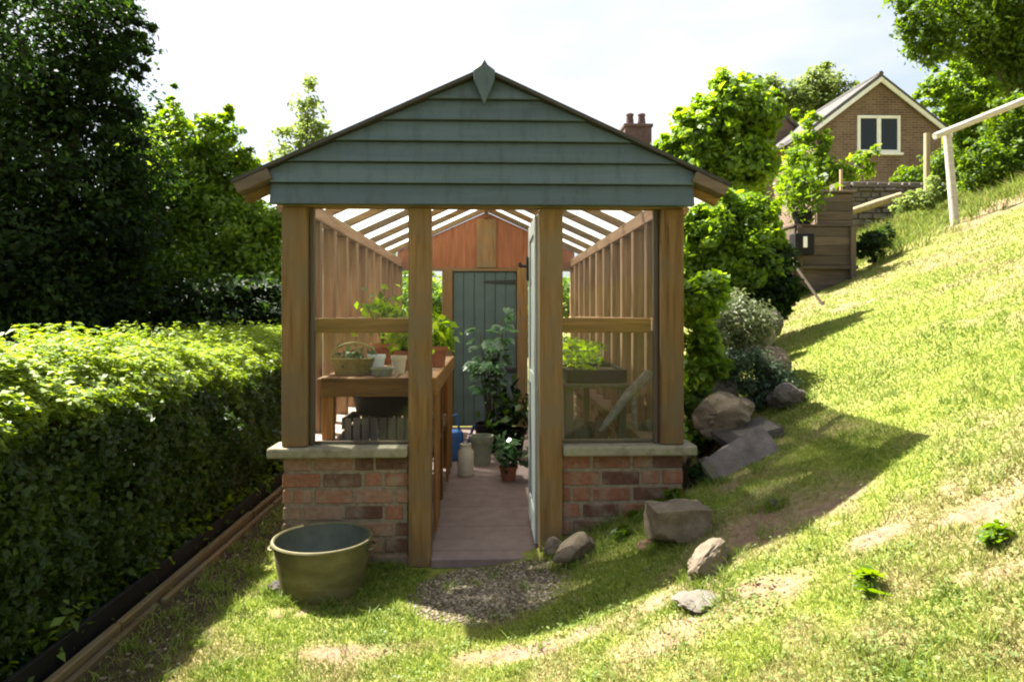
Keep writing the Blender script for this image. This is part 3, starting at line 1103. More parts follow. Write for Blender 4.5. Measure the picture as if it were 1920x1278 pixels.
# right-hand staging with seed trays
rb = thing('staging_bench', (.72, 4.3, 0), 'low timber staging shelf on the right inside the greenhouse', 'bench')
MB().box(.48, .90, 4.28, 7.6, .93, .955).build('bench_top', 'old_y', rb, bevel=.004)
for x0, y0 in ((.49, 4.32), (.83, 4.32), (.49, 5.9), (.83, 5.9), (.49, 7.5), (.83, 7.5)):
    MB().box(x0, x0 + .05, y0, y0 + .05, .002, .929).build('leg', 'old_z', rb, bevel=.003)
for i in range(4):
    y0 = 4.32 + i * .62
    lab = ['black seed tray at the front of the right staging', 'black seed tray second from the front on the right staging', 'black seed tray third from the front on the right staging', 'black seed tray fourth from the front on the right staging'][i]
    t = thing('seed_tray', (.69, y0 + .25, .956), lab, 'seed tray', 'seed trays on the right staging')
    m = MB()
    m.box(.50, .885, y0, y0 + .52, .957, .965)
    for a in ((.50, .512, y0, y0 + .52), (.873, .885, y0, y0 + .52), (.513, .872, y0, y0 + .012), (.513, .872, y0 + .508, y0 + .52)):
        m.box(*a, .966, 1.04)
    m.build('tray_body', 'black_plastic', t, bevel=.002)
    MB().box(.514, .871, y0 + .014, y0 + .506, .967, 1.02).build('soil', 'compost', t)
    q = np.stack([rng.uniform(.52, .87, 260), rng.uniform(y0 + .02, y0 + .5, 260), 1.02 + .16 * rng.random(260) ** 1.3], 1)
    if i == 0:
        q = q[q[:, 0] < .72]
    leaves('seedlings', q, .05, 'leaf_lime', t, off=t.location, up=.9)
dw = thing('driftwood', (.78, 4.22, .6), 'forked grey driftwood branch leaning below the right staging', 'driftwood')
a0, a1 = P(1140, 790, 4.2), P(1218, 700, 4.25)
MB().tube([a0 - Vector((.05, 0, .06)), a0, a0.lerp(a1, .5) + Vector((.0, .02, .015)), a1, a1 + Vector((.03, .02, -.02))], [.012, .026, .032, .034, .014], 10).build('branch', 'driftwood', dw, smooth=True)
c0, c1 = P(1192, 800, 4.24), P(1190, 728, 4.25)
MB().tube([c0, c0.lerp(c1, .5) + Vector((-.008, 0, 0)), c1], [.012, .017, .018], 8).build('side_branch', 'driftwood', dw, smooth=True)
# mossy bank of stones under the staging
for i, (px, py, w, lab, mt) in enumerate(((1085, 800, .17, 'brown mossy stone below the staging nearest the door', 'stone_tan'), (1120, 770, .15, 'brown stone stacked behind the driftwood foot', 'stone_red'), (1215, 805, .16, 'brown stone under the staging by the corner post', 'stone_tan'))):
    c = P(px, py, 4.42)
    c.z = .3
    rock('stone', c, (w, .15, .42), mt, lab, rot=i, seed=40 + i, sink=0.0, cuts=6)

# floor plants and tins
tc_ = Vector((P(873, 884, 5.95).x, 5.95, .001))
t = thing('milk_tin', tc_, 'cream enamel tin standing on the paving inside the doorway', 'tin')
MB().lathe([(0, 0), (.068, 0), (.072, .012), (.07, .20), (.05, .235), (.048, .262), (.054, .268), (.04, .27), (.04, .25), (0, .25)], tc_, 28).build('tin_body', 'cream_enamel', t, smooth=True)
MB().tube([tc_ + Vector((.05 * math.cos(a), 0, .262 + .045 * math.sin(a))) for a in np.linspace(0, math.pi, 12)], .004, 6).build('tin_handle', 'black_iron', t)
t = pot('plant_pot', Vector((-.06, 6.35, .001)), .105, .27, 'grey_green_pot', 'tall grey-green pot behind the cream tin')
wc = Vector((-.335, 6.6, .001))
t = thing('watering_can', wc, 'blue plastic watering can beside the bench end', 'watering can')
MB().lathe([(0, 0), (.1, 0), (.105, .02), (.098, .24), (.085, .27), (.04, .275), (0, .275)], wc, 24).build('can_body', 'blue_plastic', t, smooth=True)
MB().tube([wc + Vector((.09, -.02, .06)), wc + Vector((.15, -.05, .18)), wc + Vector((.2, -.08, .34))], [.022, .016, .012], 8).build('spout', 'blue_plastic', t, smooth=True)
MB().tube([wc + Vector((-.06, 0, .25)), wc + Vector((-.07, 0, .4)), wc + Vector((.03, 0, .43)), wc + Vector((.06, 0, .27))], .012, 8).build('can_handle', 'blue_plastic', t, smooth=True)
# fig in black pot
fp_ = Vector((.02, 7.0, .001))
t = pot('fig_plant', fp_, .16, .28, 'black_plastic', 'leafy fig plant with big pale-lit leaves before the rear door', cat='potted plant')
m = MB()
tips = []
for i in range(7):
    an = i * 2.4
    e = fp_ + Vector((.22 * math.cos(an) * random.uniform(.4, 1.2), .16 * math.sin(an), random.uniform(.85, 1.45)))
    k = fp_.lerp(e, .55) + Vector((0, 0, .15))
    m.tube([fp_ + Vector((.02 * math.cos(an), .02 * math.sin(an), .24)), k, e], [.011, .008, .004], 6)
    tips += [e, k.lerp(e, .5), k, k.lerp(e, .75)]
m.build('stems', 'bark', t, smooth=True)
fv, fvar = [], []
for e in tips:
    for j in range(3):
        dirv = Vector((random.gauss(0, 1), random.gauss(0, .8), random.uniform(-.1, .5))).normalized()
        L = random.uniform(.10, .17)
        c = e + dirv * .06
        nrm = Vector((random.gauss(0, .35), random.gauss(-.25, .35), 1)).normalized()
        dr_ = (dirv - nrm * dirv.dot(nrm)).normalized()
        sd = dr_.cross(nrm)
        for lobe in (-.9, -.4, 0, .4, .9):
            dl = (dr_ * math.cos(lobe) + sd * math.sin(lobe))
            pl = dl.cross(nrm)
            ll = L * (1 - .25 * abs(lobe))
            fv.append([c, c + dl * ll * .55 + pl * ll * .2, c + dl * ll - nrm * ll * .2, c + dl * ll * .55 - pl * ll * .2])
            fvar.append(random.random())
fa = np.array([[tuple(q_ - fp_) for q_ in f] for f in fv])
npmesh('foliage', fa, 4, 'leaf_fig', t, {'var': fvar})
t = pot('plant_pot', Vector((.17, 5.75, .001)), .075, .12, 'terracotta', 'low pot of pale leaves on the floor by the open door')
sprig(t, 'foliage', (.17, 5.74, .24), .12, 130, .085, 'leaf_fig', stems=6, base=(.17, 5.75, .11))
t = pot('plant_pot', Vector((.24, 6.9, .001)), .14, .24, 'black_plastic', 'black pot of dark leaves in the shaded rear corner')
sprig(t, 'foliage', (.22, 6.85, .42), .22, 260, .09, 'leaf_dark', stems=7, base=(.24, 6.9, .2))

# ------------------------------------------------------------------ basin
bc = Vector((-.868, 3.62, float(H(-.868, 3.62)) - .012))
bs = thing('metal_basin', bc, 'round olive weathered metal basin on the grass by the brick wall', 'basin')
prof = [(0, .004), (.19, .004), (.206, .012), (.236, .17), (.249, .268), (.258, .271), (.261, .278), (.257, .285), (.249, .287), (.242, .28)]
MB().lathe(prof, bc, 56, cap=False).build('basin_body', 'basin_metal', bs, smooth=True)
prof = [(.2415, .279), (.2415, .265), (.229, .17), (.198, .02), (0, .016)]
MB().lathe(prof, bc, 56, cap=False).build('basin_lining', 'basin_inside', bs, smooth=True)
MB().lathe([(0, .05), (.203, .05)], bc, 40, cap=False).build('rainwater', 'dark_glass', bs)
for sg in (-1, 1):
    MB().tube([bc + Vector((sg * .246 + sg * .03 * math.sin(a), .06 * math.cos(a), .235)) for a in np.linspace(0, math.pi, 10)], .007, 6).build('ring_handle', 'basin_metal', bs, smooth=True)
c = G(520, 1112)
rock('dark_stone', c, (.11, .10, .07), 'stone_grey', 'small dark stone wedged at the left foot of the basin', seed=71, sink=.1)

# ------------------------------------------------------------------ hedge and edging
hd = thing('hedge', (-2.7, 3.6, -.05), 'clipped green hedge with bright lime top along the left of the lawn', 'hedge')


def hedge():
    n = 280000
    # cross-section path: front foot -> shoulder -> crest -> back shoulder
    prof = np.array([(-1.80, -.03), (-1.76, .25), (-1.80, .70), (-1.90, 1.0), (-2.10, 1.13), (-2.55, 1.20), (-3.1, 1.20), (-3.45, 1.1), (-3.6, .7)])
    seg = np.linalg.norm(np.diff(prof, axis=0), axis=1)
    cum = np.concatenate([[0], np.cumsum(seg)])
    u = rng.random(n) * cum[-1]
    px_ = np.interp(u, cum, prof[:, 0])
    pz_ = np.interp(u, cum, prof[:, 1])
    y = np.exp(rng.uniform(np.log(1.5), np.log(9.5), n))
    # surface lumps
    lump = (fbm(y * 1.0, u, 1.6, 61) - .5) * .26 + (fbm(y, u, 5, 62) - .5) * .16
    cx_, cz_ = -2.7, .45
    dx_, dz_ = px_ - cx_, pz_ - cz_
    ln = np.hypot(dx_, dz_)
    depth = np.abs(rng.normal(size=n)) * .05 + .13 * sst(.56, .68, fbm(y * 1.0, u, 4.5, 77)) * (rng.random(n) < .85)
    s = (lump - depth) / ln
    X = px_ + dx_ * s
    Z = pz_ + dz_ * s
    top = (u > cum[3]) & (u < cum[7])
    shoot = top & (rng.random(n) < .03)
    Z = Z + np.where(shoot, np.abs(rng.normal(size=n)) * .02 * (1 + 1.5 * vnoise(y, u, 3, 7)), 0)
    out = np.stack([dx_ / ln, 0 * dx_, dz_ / ln], 1)
    ok = Z > -.04
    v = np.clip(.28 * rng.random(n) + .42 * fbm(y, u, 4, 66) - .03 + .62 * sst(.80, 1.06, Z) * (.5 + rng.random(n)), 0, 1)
    p = np.stack([X, y, Z], 1)[ok]
    vv, oo, zz = v[ok], out[ok], Z[ok]
    sp = []
    for i in range(330):
        yy = math.exp(random.uniform(math.log(2.2), math.log(9)))
        xx = random.uniform(-3.3, -2.1)
        hh = random.uniform(.03, .13)
        zt = 1.16 if xx > -2.25 else 1.22
        lean = (random.gauss(0, .25), random.gauss(0, .25))
        k_ = int(6 + hh * 90)
        tt = rng.random(k_)
        sp.append(np.stack([xx + lean[0] * hh * tt + rng.normal(size=k_) * .012, yy + lean[1] * hh * tt + rng.normal(size=k_) * .012, zt - .03 + (hh + .03) * tt], 1))
    sp = np.concatenate(sp)
    p = np.concatenate([p, sp])
    vv = np.concatenate([vv, .55 + .45 * rng.random(len(sp))])
    oo = np.concatenate([oo, np.tile([0, 0, 1.0], (len(sp), 1))])
    zz = np.concatenate([zz, sp[:, 2]])
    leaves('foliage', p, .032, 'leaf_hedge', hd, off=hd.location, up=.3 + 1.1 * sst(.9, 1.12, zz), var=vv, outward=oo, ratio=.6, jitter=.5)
    m = MB()
    inner = [(-1.97, -.05), (-1.93, .25), (-1.98, .66), (-2.12, .90), (-2.6, 1.04), (-3.05, 1.04), (-3.3, .9), (-3.4, .6), (-3.4, -.05)]
    ysl = np.arange(1.3, 9.8, .5)
    vs = [(x_, yy, z_) for yy in ysl for x_, z_ in inner]
    k = len(inner)
    fs = [(i * k + j, i * k + j + 1, (i + 1) * k + j + 1, (i + 1) * k + j) for i in range(len(ysl) - 1) for j in range(k - 1)]
    fs += [tuple(range(k)), tuple(reversed(range((len(ysl) - 1) * k, len(ysl) * k)))]
    m.add(vs, fs)
    m.build('light_block_core', 'bark', hd)  # solid inner mass added inside the foliage to block light


hedge()
ed = thing('garden_edging', (-1.66, 4, -.05), 'black board and weathered timber edging along the foot of the hedge', 'edging')
MB().bar((-1.735, 1.4, .0), (-1.735, 8.4, .0), .022, .15).build('black_board', 'black_plastic', ed, bevel=.003)
for i in range(4):
    y0 = 1.4 + i * 1.75
    MB().bar((-1.672, y0, -.035), (-1.667 - .01 * (i % 2), y0 + 1.73, -.03), .036, .075).build('timber_board', 'sleeper', ed, bevel=.006)
    MB().bar((-1.615, y0 + .3, -.045), (-1.622 + .012 * (i % 2), y0 + 2.0, -.043), .03, .05).build('timber_batten', 'sleeper', ed, bevel=.006)
# weeds at the foot of the hedge
q = []
for i in range(120):
    y = random.uniform(1.8, 7.5)
    c = np.array([-1.83 + random.gauss(0, .05), y, random.uniform(.0, .12)])
    q.append(c + rng.normal(size=(30, 3)) * np.array([.05, .07, .05]))
q = np.concatenate(q)
q = q[(q[:, 2] > -.03) & (q[:, 0] < -1.70)]
tag(leaves('weeds', q, .05, 'leaf_mid', None, up=.8), 'leafy green ground cover at the hedge foot behind the black board', 'weeds', kind='stuff')

# ------------------------------------------------------------------ stones of the rockery
def gp(px, py):
    return G(px, py)


RK = 'rockery and edging stones'
rock('boulder', gp(1085, 1045), (.31, .17, .15), 'stone_tan', 'pale wedge-shaped stone by the right oak door post', rot=.5, tilt=(0, -.22), seed=1, group=RK, cuts=9, rough=.06)
rock('boulder', gp(1036, 1040), (.13, .13, .11), 'stone_tan', 'small rounded stone against the foot of the right door post', rot=1, seed=2, group=RK)
rock('boulder', gp(1280, 1020) + Vector((0, .08, 0)), (.32, .24, .215), 'stone_tan', 'squared tan block stone on the grass before the right wall', rot=.12, tilt=(.06, -.05), seed=3, group=RK, boxy=True, cuts=3, rough=.13, sink=.1)
rock('boulder', gp(1330, 1070), (.26, .14, .14), 'stone_tan', 'jagged pale stone in front of the tan block', rot=.35, tilt=(0, -.3), seed=4, group=RK, cuts=9)
rock('flat_stone', gp(1312, 1132), (.22, .17, .05), 'stone_pale', 'flat whitish stone set flush in the bare earth', rot=.3, seed=5, group=RK, sink=.3, cuts=5)
rock('boulder', gp(1210, 1030), (.13, .11, .06), 'stone_red', 'small reddish stone left of the tan block', rot=.8, seed=6, group=RK)
rock('boulder', gp(1453, 952), (.07, .06, .05), 'stone_grey', 'tiny grey stone on the bare patch of slope', seed=7, group=RK)
c = P(1392, 855, 3.98)
rock('slab_stone', c - Vector((0, 0, .04)), (.52, .30, .07), 'stone_purple', 'tilted grey-purple slab beside the greenhouse corner', rot=.15, tilt=(1.12, -.5), seed=8, group=RK, boxy=True, cuts=2, rough=.07, sink=.3)
c = P(1400, 808, 4.3)
rock('slab_stone', c - Vector((0, 0, .04)), (.44, .32, .08), 'stone_grey', 'dark flat slab under the brown boulder', rot=.1, tilt=(.1, -.22), seed=9, group=RK, boxy=True, cuts=3, rough=.05)
c = P(1372, 790, 4.5)
rock('boulder', c - Vector((0, 0, .07)), (.5, .38, .31), 'stone_tan', 'large brown boulder resting on the dark flat slab', rot=.35, tilt=(.1, -.3), seed=10, group=RK, cuts=9, sink=.1)
c = P(1390, 660, 5.5)
rock('boulder', c - Vector((0, 0, .05)), (.6, .5, .52), 'stone_pale', 'pale lichened boulder at the top of the rockery', rot=.6, seed=11, group=RK, sub=4, rough=.2)
c = P(1448, 690, 5.1)
rock('boulder', c - Vector((0, 0, .08)), (.30, .26, .30), 'stone_tan', 'tan stone between the heather and the lawn edge', rot=1.1, seed=12, group=RK)
c = P(1325, 690, 5.3)
rock('boulder', c - Vector((0, 0, .05)), (.26, .25, .34), 'stone_tan', 'upright stone at the greenhouse side of the rockery', rot=.2, seed=13, group=RK)
c = P(1330, 900, 4.15)
rock('boulder', c - Vector((0, 0, .1)), (.26, .22, .28), 'stone_grey', 'shaded grey stone in the gap beside the right wall', rot=.2, seed=14, group=RK)
c = P(1475, 745, 4.75)
rock('boulder', c - Vector((0, 0, .09)), (.3, .26, .24), 'stone_grey', 'mossy grey stone at the lawn end of the rockery', rot=.9, seed=15, group=RK)
c = P(1435, 620, 6.1)
rock('boulder', c - Vector((0, 0, .09)), (.32, .3, .36), 'stone_grey', 'dark rough stone behind the pale lichened boulder', rot=.9, seed=16, group=RK)
c = P(1350, 735, 4.9)
rock('boulder', c - Vector((0, 0, .15)), (.4, .3, .3), 'stone_grey', 'grey stone buried in ivy above the brown boulder', rot=.4, seed=18, group=RK)
rock('boulder', gp(1612, 490), (.16, .14, .16), 'stone_pale', 'white stone on the lawn beside the compost bin', seed=17, group=RK)


def mound(name, label, cat, blobs, n, leaf, mat, Y, up=.5, ratio=.4, group=None):
    return tree(name, label, cat, Y, blobs, n, leaf, mat, trunk_r=.02, up=up, ratio=ratio, clump=.25, shell=.6, group=group)


mound('heather', 'dark green heather mound spilling over the brown boulder', 'heather', [(1395, 695, 42), (1450, 712, 36), (1360, 700, 30), (1425, 745, 28)], 6500, .03, 'leaf_sage', 4.95)
mound('rock_plant', 'pale grey-green cushion plant on the lichened boulder', 'rock plant', [(1385, 592, 52), (1345, 625, 38), (1420, 612, 30), (1360, 645, 28)], 5200, .035, 'leaf_lichen', 5.3)
mound('ivy', 'bright ivy climbing beside the right corner post', 'ivy', [(1305, 560, 36), (1300, 625, 34), (1310, 690, 32), (1300, 750, 28), (1315, 810, 28), (1330, 545, 34), (1325, 660, 28), (1330, 730, 24), (1350, 680, 20), (1318, 770, 26)], 6500, .055, 'leaf_lime', 4.85, ratio=.8)
mound('fern', 'small fern growing under the tilted slab', 'fern', [(1315, 900, 22), (1345, 925, 22), (1290, 930, 18)], 900, .05, 'leaf_dark', 4.0, ratio=.35)
mound('weed_clump', 'grassy weed clump against the right brick wall', 'weeds', [(1262, 945, 20), (1235, 955, 16), (1195, 975, 16)], 700, .05, 'leaf_mid', 3.82, ratio=.3)
mound('weed_clump', 'low weeds between the wedge stone and the block', 'weeds', [(1165, 1010, 18), (1140, 1030, 14), (1205, 1050, 14)], 500, .045, 'leaf_mid', 3.62, ratio=.3)
mound('dandelion', 'green dandelion rosette in the bare lower lawn', 'weed', [(1620, 1100, 26), (1650, 1120, 18)], 130, .075, 'leaf_mid', G(1625, 1110).y, ratio=.28, up=1.0)
mound('weed_clump', 'dark green weed tuft at the right edge of the lawn', 'weeds', [(1885, 1010, 26)], 170, .06, 'leaf_mid', G(1885, 1015).y, ratio=.28, up=.9)

def tufts():
    cs = []
    for o in col.objects:
        if o.name.split('.')[0] in ('boulder', 'flat_stone', 'slab_stone', 'dark_stone'):
            r = .5 * max(o.dimensions[:2]) if o.dimensions[0] else .12
            for i in range(14):
                a = random.uniform(0, 6.28)
                cs.append((o.location.x + r * 1.0 * math.cos(a), o.location.y + r * .85 * math.sin(a)))
    for i in range(34):
        cs.append((random.uniform(-1.2, -.46), 3.915 - abs(random.gauss(0, .03))))
        cs.append((random.uniform(.44, 1.15), 3.915 - abs(random.gauss(0, .04))))
    for i in range(30):
        a = random.uniform(0, 6.28)
        cs.append((bc.x + .24 * math.cos(a), bc.y + .24 * math.sin(a)))
    for i in range(150):
        y = random.uniform(1.9, 6)
        cs.append((-1.40 + random.gauss(0, .13), y))
    for i in range(240):
        d_ = math.exp(random.uniform(math.log(1.7), math.log(6)))
        t_ = R(2) + random.uniform(-.45, .75)
        if d_ * math.cos(t_) < 3.7 or d_ * math.sin(t_) > 1.9:
            cs.append((d_ * math.sin(t_), d_ * math.cos(t_)))
    X, Y_ = [], []
    for x, y in cs:
        k = random.randint(10, 26)
        X.append(x + rng.normal(size=k) * .018)
        Y_.append(y + rng.normal(size=k) * .018)
    x, y = np.concatenate(X), np.concatenate(Y_)
    kp = ~((x > -1.18) & (x < 1.14) & (y > 3.93) & (y < 8.7)) & (x > -1.58)
    x, y = x[kp], y[kp]
    n = len(x)
    h = .03 + .035 * rng.random(n)
    b = np.stack([x, y, H(x, y) - .004], 1)
    an = rng.random(n) * 6.28
    w = .0022
    s_ = np.stack([np.cos(an) * w, np.sin(an) * w, 0 * an], 1)
    l1 = np.stack([rng.normal(size=n) * h * .3, rng.normal(size=n) * h * .3, h * .65], 1)
    l2 = np.stack([l1[:, 0] * 2.6, l1[:, 1] * 2.6, h], 1)
    q1 = np.stack([b - s_, b + s_, b + l1 + s_ * .8, b + l1 - s_ * .8], 1)
    q2 = np.stack([b + l1 - s_ * .8, b + l1 + s_ * .8, b + l2 + s_ * .1, b + l2 - s_ * .1], 1)
    v = np.clip(.1 + .5 * rng.random(n), 0, 1)
    o = npmesh('grass_tufts', np.concatenate([q1, q2]), 4, 'blades', None, {'var': np.concatenate([v, v]), 'dry': np.concatenate([.2 * v, .2 * v])})
    tag(o, 'longer grass tufts round the stones, wall feet and basin', 'grass', kind='stuff')


bpy.context.view_layer.update()
tufts()


def bank_grass():
    X, Y_ = [], []
    for i in range(900):
        x, y = random.uniform(4.6, 10.5), random.uniform(9.3, 13.5)
        if random.random() > (.25 + .75 * float(sst(-.6, 1.2, (y - 10.3) + .25 * (x - 6.5)))):
            continue
        k = random.randint(14, 30)
        X.append(x + rng.normal(size=k) * .06)
        Y_.append(y + rng.normal(size=k) * .06)
    x, y = np.concatenate(X), np.concatenate(Y_)
    n = len(x)
    h = .10 + .16 * rng.random(n)
    b = np.stack([x, y, H(x, y) - .01], 1)
    an = rng.random(n) * 6.28
    w = .006
    s_ = np.stack([np.cos(an) * w, np.sin(an) * w, 0 * an], 1)
    l1 = np.stack([rng.normal(size=n) * h * .25, rng.normal(size=n) * h * .25, h * .65], 1)
    l2 = np.stack([l1[:, 0] * 2.6, l1[:, 1] * 2.6, h], 1)
    q1 = np.stack([b - s_, b + s_, b + l1 + s_ * .8, b + l1 - s_ * .8], 1)
    q2 = np.stack([b + l1 - s_ * .8, b + l1 + s_ * .8, b + l2 + s_ * .1, b + l2 - s_ * .1], 1)
    v = rng.random(n) * .8
    dd_ = (rng.random(n) < .3) * .7
    o = npmesh('bank_grass', np.concatenate([q1, q2]), 4, 'blades', None, {'var': np.concatenate([v, v]), 'dry': np.concatenate([dd_, dd_])})
    tag(o, 'rough long grass along the top of the right bank', 'grass', kind='stuff')


bank_grass()

# ------------------------------------------------------------------ trees and shrubs
GL = 'trees and shrubs left of the greenhouse'
tree('dark_tree', 'tall dark broadleaf tree filling the upper left', 'tree', 8.6, [(40, 80, 170), (195, 60, 75), (150, 180, 95), (215, 150, 45), (225, 245, 45), (250, 60, 32), (120, 330, 170), (20, 470, 180), (195, 350, 75), (210, 450, 75), (190, 540, 85), (90, 560, 150), (-160, 200, 230), (-150, 480, 200), (230, 330, 40), (265, 110, 25)], 115000, .072, 'leaf_dark', trunk_r=.2, clump=.17, per=70)
tree('green_tree', 'mid-green tree with sunlit leaves beyond the hedge', 'tree', 10.6, [(335, 330, 80), (400, 262, 42), (300, 420, 75), (270, 340, 55), (420, 430, 85), (350, 520, 85), (480, 500, 75), (505, 420, 42), (275, 262, 42), (320, 225, 30), (430, 330, 45), (500, 560, 60), (420, 215, 18), (455, 300, 25), (270, 480, 50), (320, 178, 14)], 76000, .075, 'leaf_lime', trunk_r=.14, clump=.17, per=60)
tree('dark_shrub', 'dark shrub in shade behind the hedge', 'shrub', 9.4, [(60, 600, 90), (200, 590, 80), (330, 600, 75), (440, 600, 70), (510, 590, 60)], 15000, .09, 'leaf_dark', trunk_r=.06)
tree('sapling', 'pale slender sapling rising above the left roof slope', 'tree', 15, [(580, 165, 18), (578, 200, 30), (587, 245, 36), (556, 285, 42), (604, 285, 38), (540, 250, 20), (570, 345, 60)], 4200, .10, 'leaf_pale', trunk_r=.06, clump=.3, shell=.2)
tree('far_shrub', 'green shrub seen through the left glass wall', 'shrub', 11.5, [(600, 470, 60), (660, 540, 65), (730, 560, 60), (620, 580, 60)], 12000, .08, 'leaf_mid', trunk_r=.06)
tree('far_shrub', 'light green shrub behind the rear glass of the greenhouse', 'shrub', 10.6, [(800, 570, 50), (850, 560, 45), (960, 550, 45), (1010, 560, 50), (1060, 570, 50), (820, 640, 50), (990, 640, 50)], 14000, .075, 'leaf_lime', trunk_r=.06)
tree('far_shrub', 'dark leafy shrub row closing the view beyond the hedge end', 'shrub', 13.5, [(540, 540, 70), (620, 520, 75), (700, 540, 70), (760, 560, 60)], 12000, .10, 'leaf_mid', trunk_r=.06)
tree('lime_shrub', 'bright lime shrub overhanging the greenhouse eaves on the right', 'shrub', 7.0, [(1375, 425, 58), (1315, 440, 56), (1415, 425, 46), (1345, 500, 68), (1405, 490, 58), (1300, 520, 45), (1440, 455, 32), (1390, 545, 52), (1350, 378, 26), (1440, 400, 24)], 36000, .062, 'leaf_lime', trunk_r=.05, clump=.18, per=60)
tree('dark_shrub', 'deep green shrub shading the lawn below the compost bin', 'shrub', 6.75, [(1415, 515, 40), (1455, 490, 32), (1450, 550, 40), (1478, 540, 24), (1425, 570, 34)], 9000, .06, 'leaf_dark', trunk_r=.04, clump=.2)
tree('climber_tree', 'large-leaved climbing tree hiding the brick house', 'tree', 12.0, [(1385, 205, 60), (1340, 225, 45), (1300, 262, 46), (1330, 315, 70), (1425, 215, 40), (1395, 310, 60), (1352, 160, 22), (1455, 190, 20), (1270, 290, 36), (1290, 330, 50), (1355, 138, 10), (1240, 262, 16), (1415, 165, 12), (1310, 185, 14), (1280, 215, 14), (1490, 215, 12)], 32000, .10, 'leaf_lime', trunk_r=.1, clump=.16, ratio=.7, per=55)
tree('pale_tree', 'pale sunlit tree in the sky gap behind the cottage', 'tree', 30, [(1530, 165, 38), (1490, 190, 36), (1572, 175, 30), (1520, 220, 50), (1450, 170, 26), (1545, 135, 16)], 12000, .17, 'leaf_pale', trunk_r=.16, clump=.22, shell=.3)
tree('lime_climber', 'yellow-green climber scrambling in front of the cottage', 'climber', 15.5, [(1512, 262, 20), (1500, 300, 26), (1528, 322, 32), (1490, 345, 30), (1570, 316, 20), (1606, 300, 15), (1636, 286, 11), (1545, 345, 22), (1520, 225, 16), (1545, 255, 14), (1590, 330, 18), (1535, 285, 18), (1630, 318, 14)], 9500, .085, 'leaf_lime', trunk_r=.05, clump=.26)
tree('overhanging_tree', 'leafy green tree overhanging from the top right', 'tree', 18.5, [(1800, 30, 75), (1735, 60, 42), (1880, 20, 85), (1705, 10, 38), (1905, 90, 55), (1765, 90, 30), (2000, 60, 120), (1850, -60, 120), (1690, 40, 18), (1865, 95, 50), (1925, 150, 60)], 42000, .125, 'leaf_mid', trunk_r=.2, base=Vector((17.5, 19.5, float(H(17.5, 19.5)) - .05)), clump=.17, per=60)
tree('hillside_tree', 'dense light-green tree on the bank behind the white rail', 'tree', 23, [(1815, 165, 52), (1870, 150, 75), (1790, 215, 34), (1905, 240, 70), (1830, 240, 48), (1760, 160, 28), (1735, 185, 22), (1800, 275, 36), (1960, 180, 90), (1775, 120, 22), (1920, 300, 50), (1850, 290, 45)], 46000, .14, 'leaf_lime', trunk_r=.16, clump=.17, per=60)
tree('bramble', 'tangled green bramble on the bank under the white rail', 'bramble', 11.8, [(1850, 300, 34), (1905, 280, 40), (1880, 325, 30), (1830, 335, 26), (1940, 300, 50), (1812, 300, 20), (1880, 245, 30), (1935, 230, 40), (1850, 350, 18), (1900, 345, 16), (1835, 365, 10), (1825, 270, 14), (1870, 215, 20), (1920, 200, 26), (1950, 250, 40)], 17000, .065, 'leaf_mid', trunk_r=.03, clump=.24)
tree('bramble', 'weedy growth around the tan post below the cottage', 'bramble', 11.6, [(1738, 370, 18), (1708, 378, 15), (1765, 362, 16), (1685, 388, 12), (1750, 345, 12)], 3800, .06, 'leaf_pale', trunk_r=.015, clump=.3, limbs=False)
tree('small_bush', 'dark little bush at the right side of the compost bin', 'shrub', 9.6, [(1635, 455, 22), (1660, 442, 18), (1615, 466, 16), (1640, 478, 14)], 3000, .055, 'leaf_dark', trunk_r=.02)
tree('cottage_ivy', 'green growth along the wall foot right of the cottage', 'shrub', 17, [(1710, 330, 22), (1760, 310, 24), (1790, 330, 26), (1670, 345, 14), (1735, 350, 20)], 5200, .09, 'leaf_mid', trunk_r=.03, clump=.26)

# ------------------------------------------------------------------ compost bin, rail, wall
CBY = 9.1
c0 = P(1490, 500, CBY)
c1 = P(1605, 500, CBY)
cb = thing('compost_bin', ((c0.x + c1.x) / 2, CBY, float(H(c1.x, CBY)) - .1), 'weathered stepped timber compost bin on the slope by the lime shrub', 'compost bin')
zb = P(1550, 497, CBY).z
zm = P(1550, 425, CBY).z
zt = P(1550, 362, CBY + .5).z
m = MB()
nb = 4
for i in range(nb):
    h = (zm - zb) / nb
    m.box(c0.x, c1.x, CBY, CBY + .03, zb + i * h + .001, zb + (i + 1) * h - .003)
m.box(c0.x, c1.x, CBY + .035, CBY + .06, zb - .35, zb + .02)
m.box(c0.x + .01, c1.x - .01, CBY + .062, CBY + .075, zb, zm - .005)
m.build('front_boards', 'old_x', cb, bevel=.004)
for xx in (c0.x, c1.x - .03):
    m = MB()
    for i in range(nb + 2):
        h = (zm - zb) / nb
        m.box(xx, xx + .03, CBY + .032, CBY + .9, zb - .3 + i * h + .004, min(zm, zb - .3 + (i + 1) * h - .006) if i < nb + 1 else zm - .004)
    m.build('side_boards', 'old_y', cb, bevel=.004)
m = MB()
x0 = P(1532, 400, CBY + .5).x
x1 = P(1600, 400, CBY + .5).x
for i in range(4):
    h = (zt - zm) / 4
    m.box(x0, x1, CBY + .5, CBY + .53, zm + .032 + i * (h - .008) + .001, zm + .032 + (i + 1) * (h - .008) - .003)
m.box(x0 + .01, x1 - .01, CBY + .532, CBY + .55, zm + .035, zt - .005)
m.build('upper_boards', 'old_x', cb, bevel=.004)
MB().box(c0.x - .02, c1.x + .02, CBY - .02, CBY + .48, zm + .002, zm + .03).build('lower_lid', 'old_x', cb, bevel=.005)
MB().box(x0 - .03, x1 + .03, CBY + .46, CBY + .95, zt + .002, zt + .035).build('upper_lid', 'old_x', cb, bevel=.005)
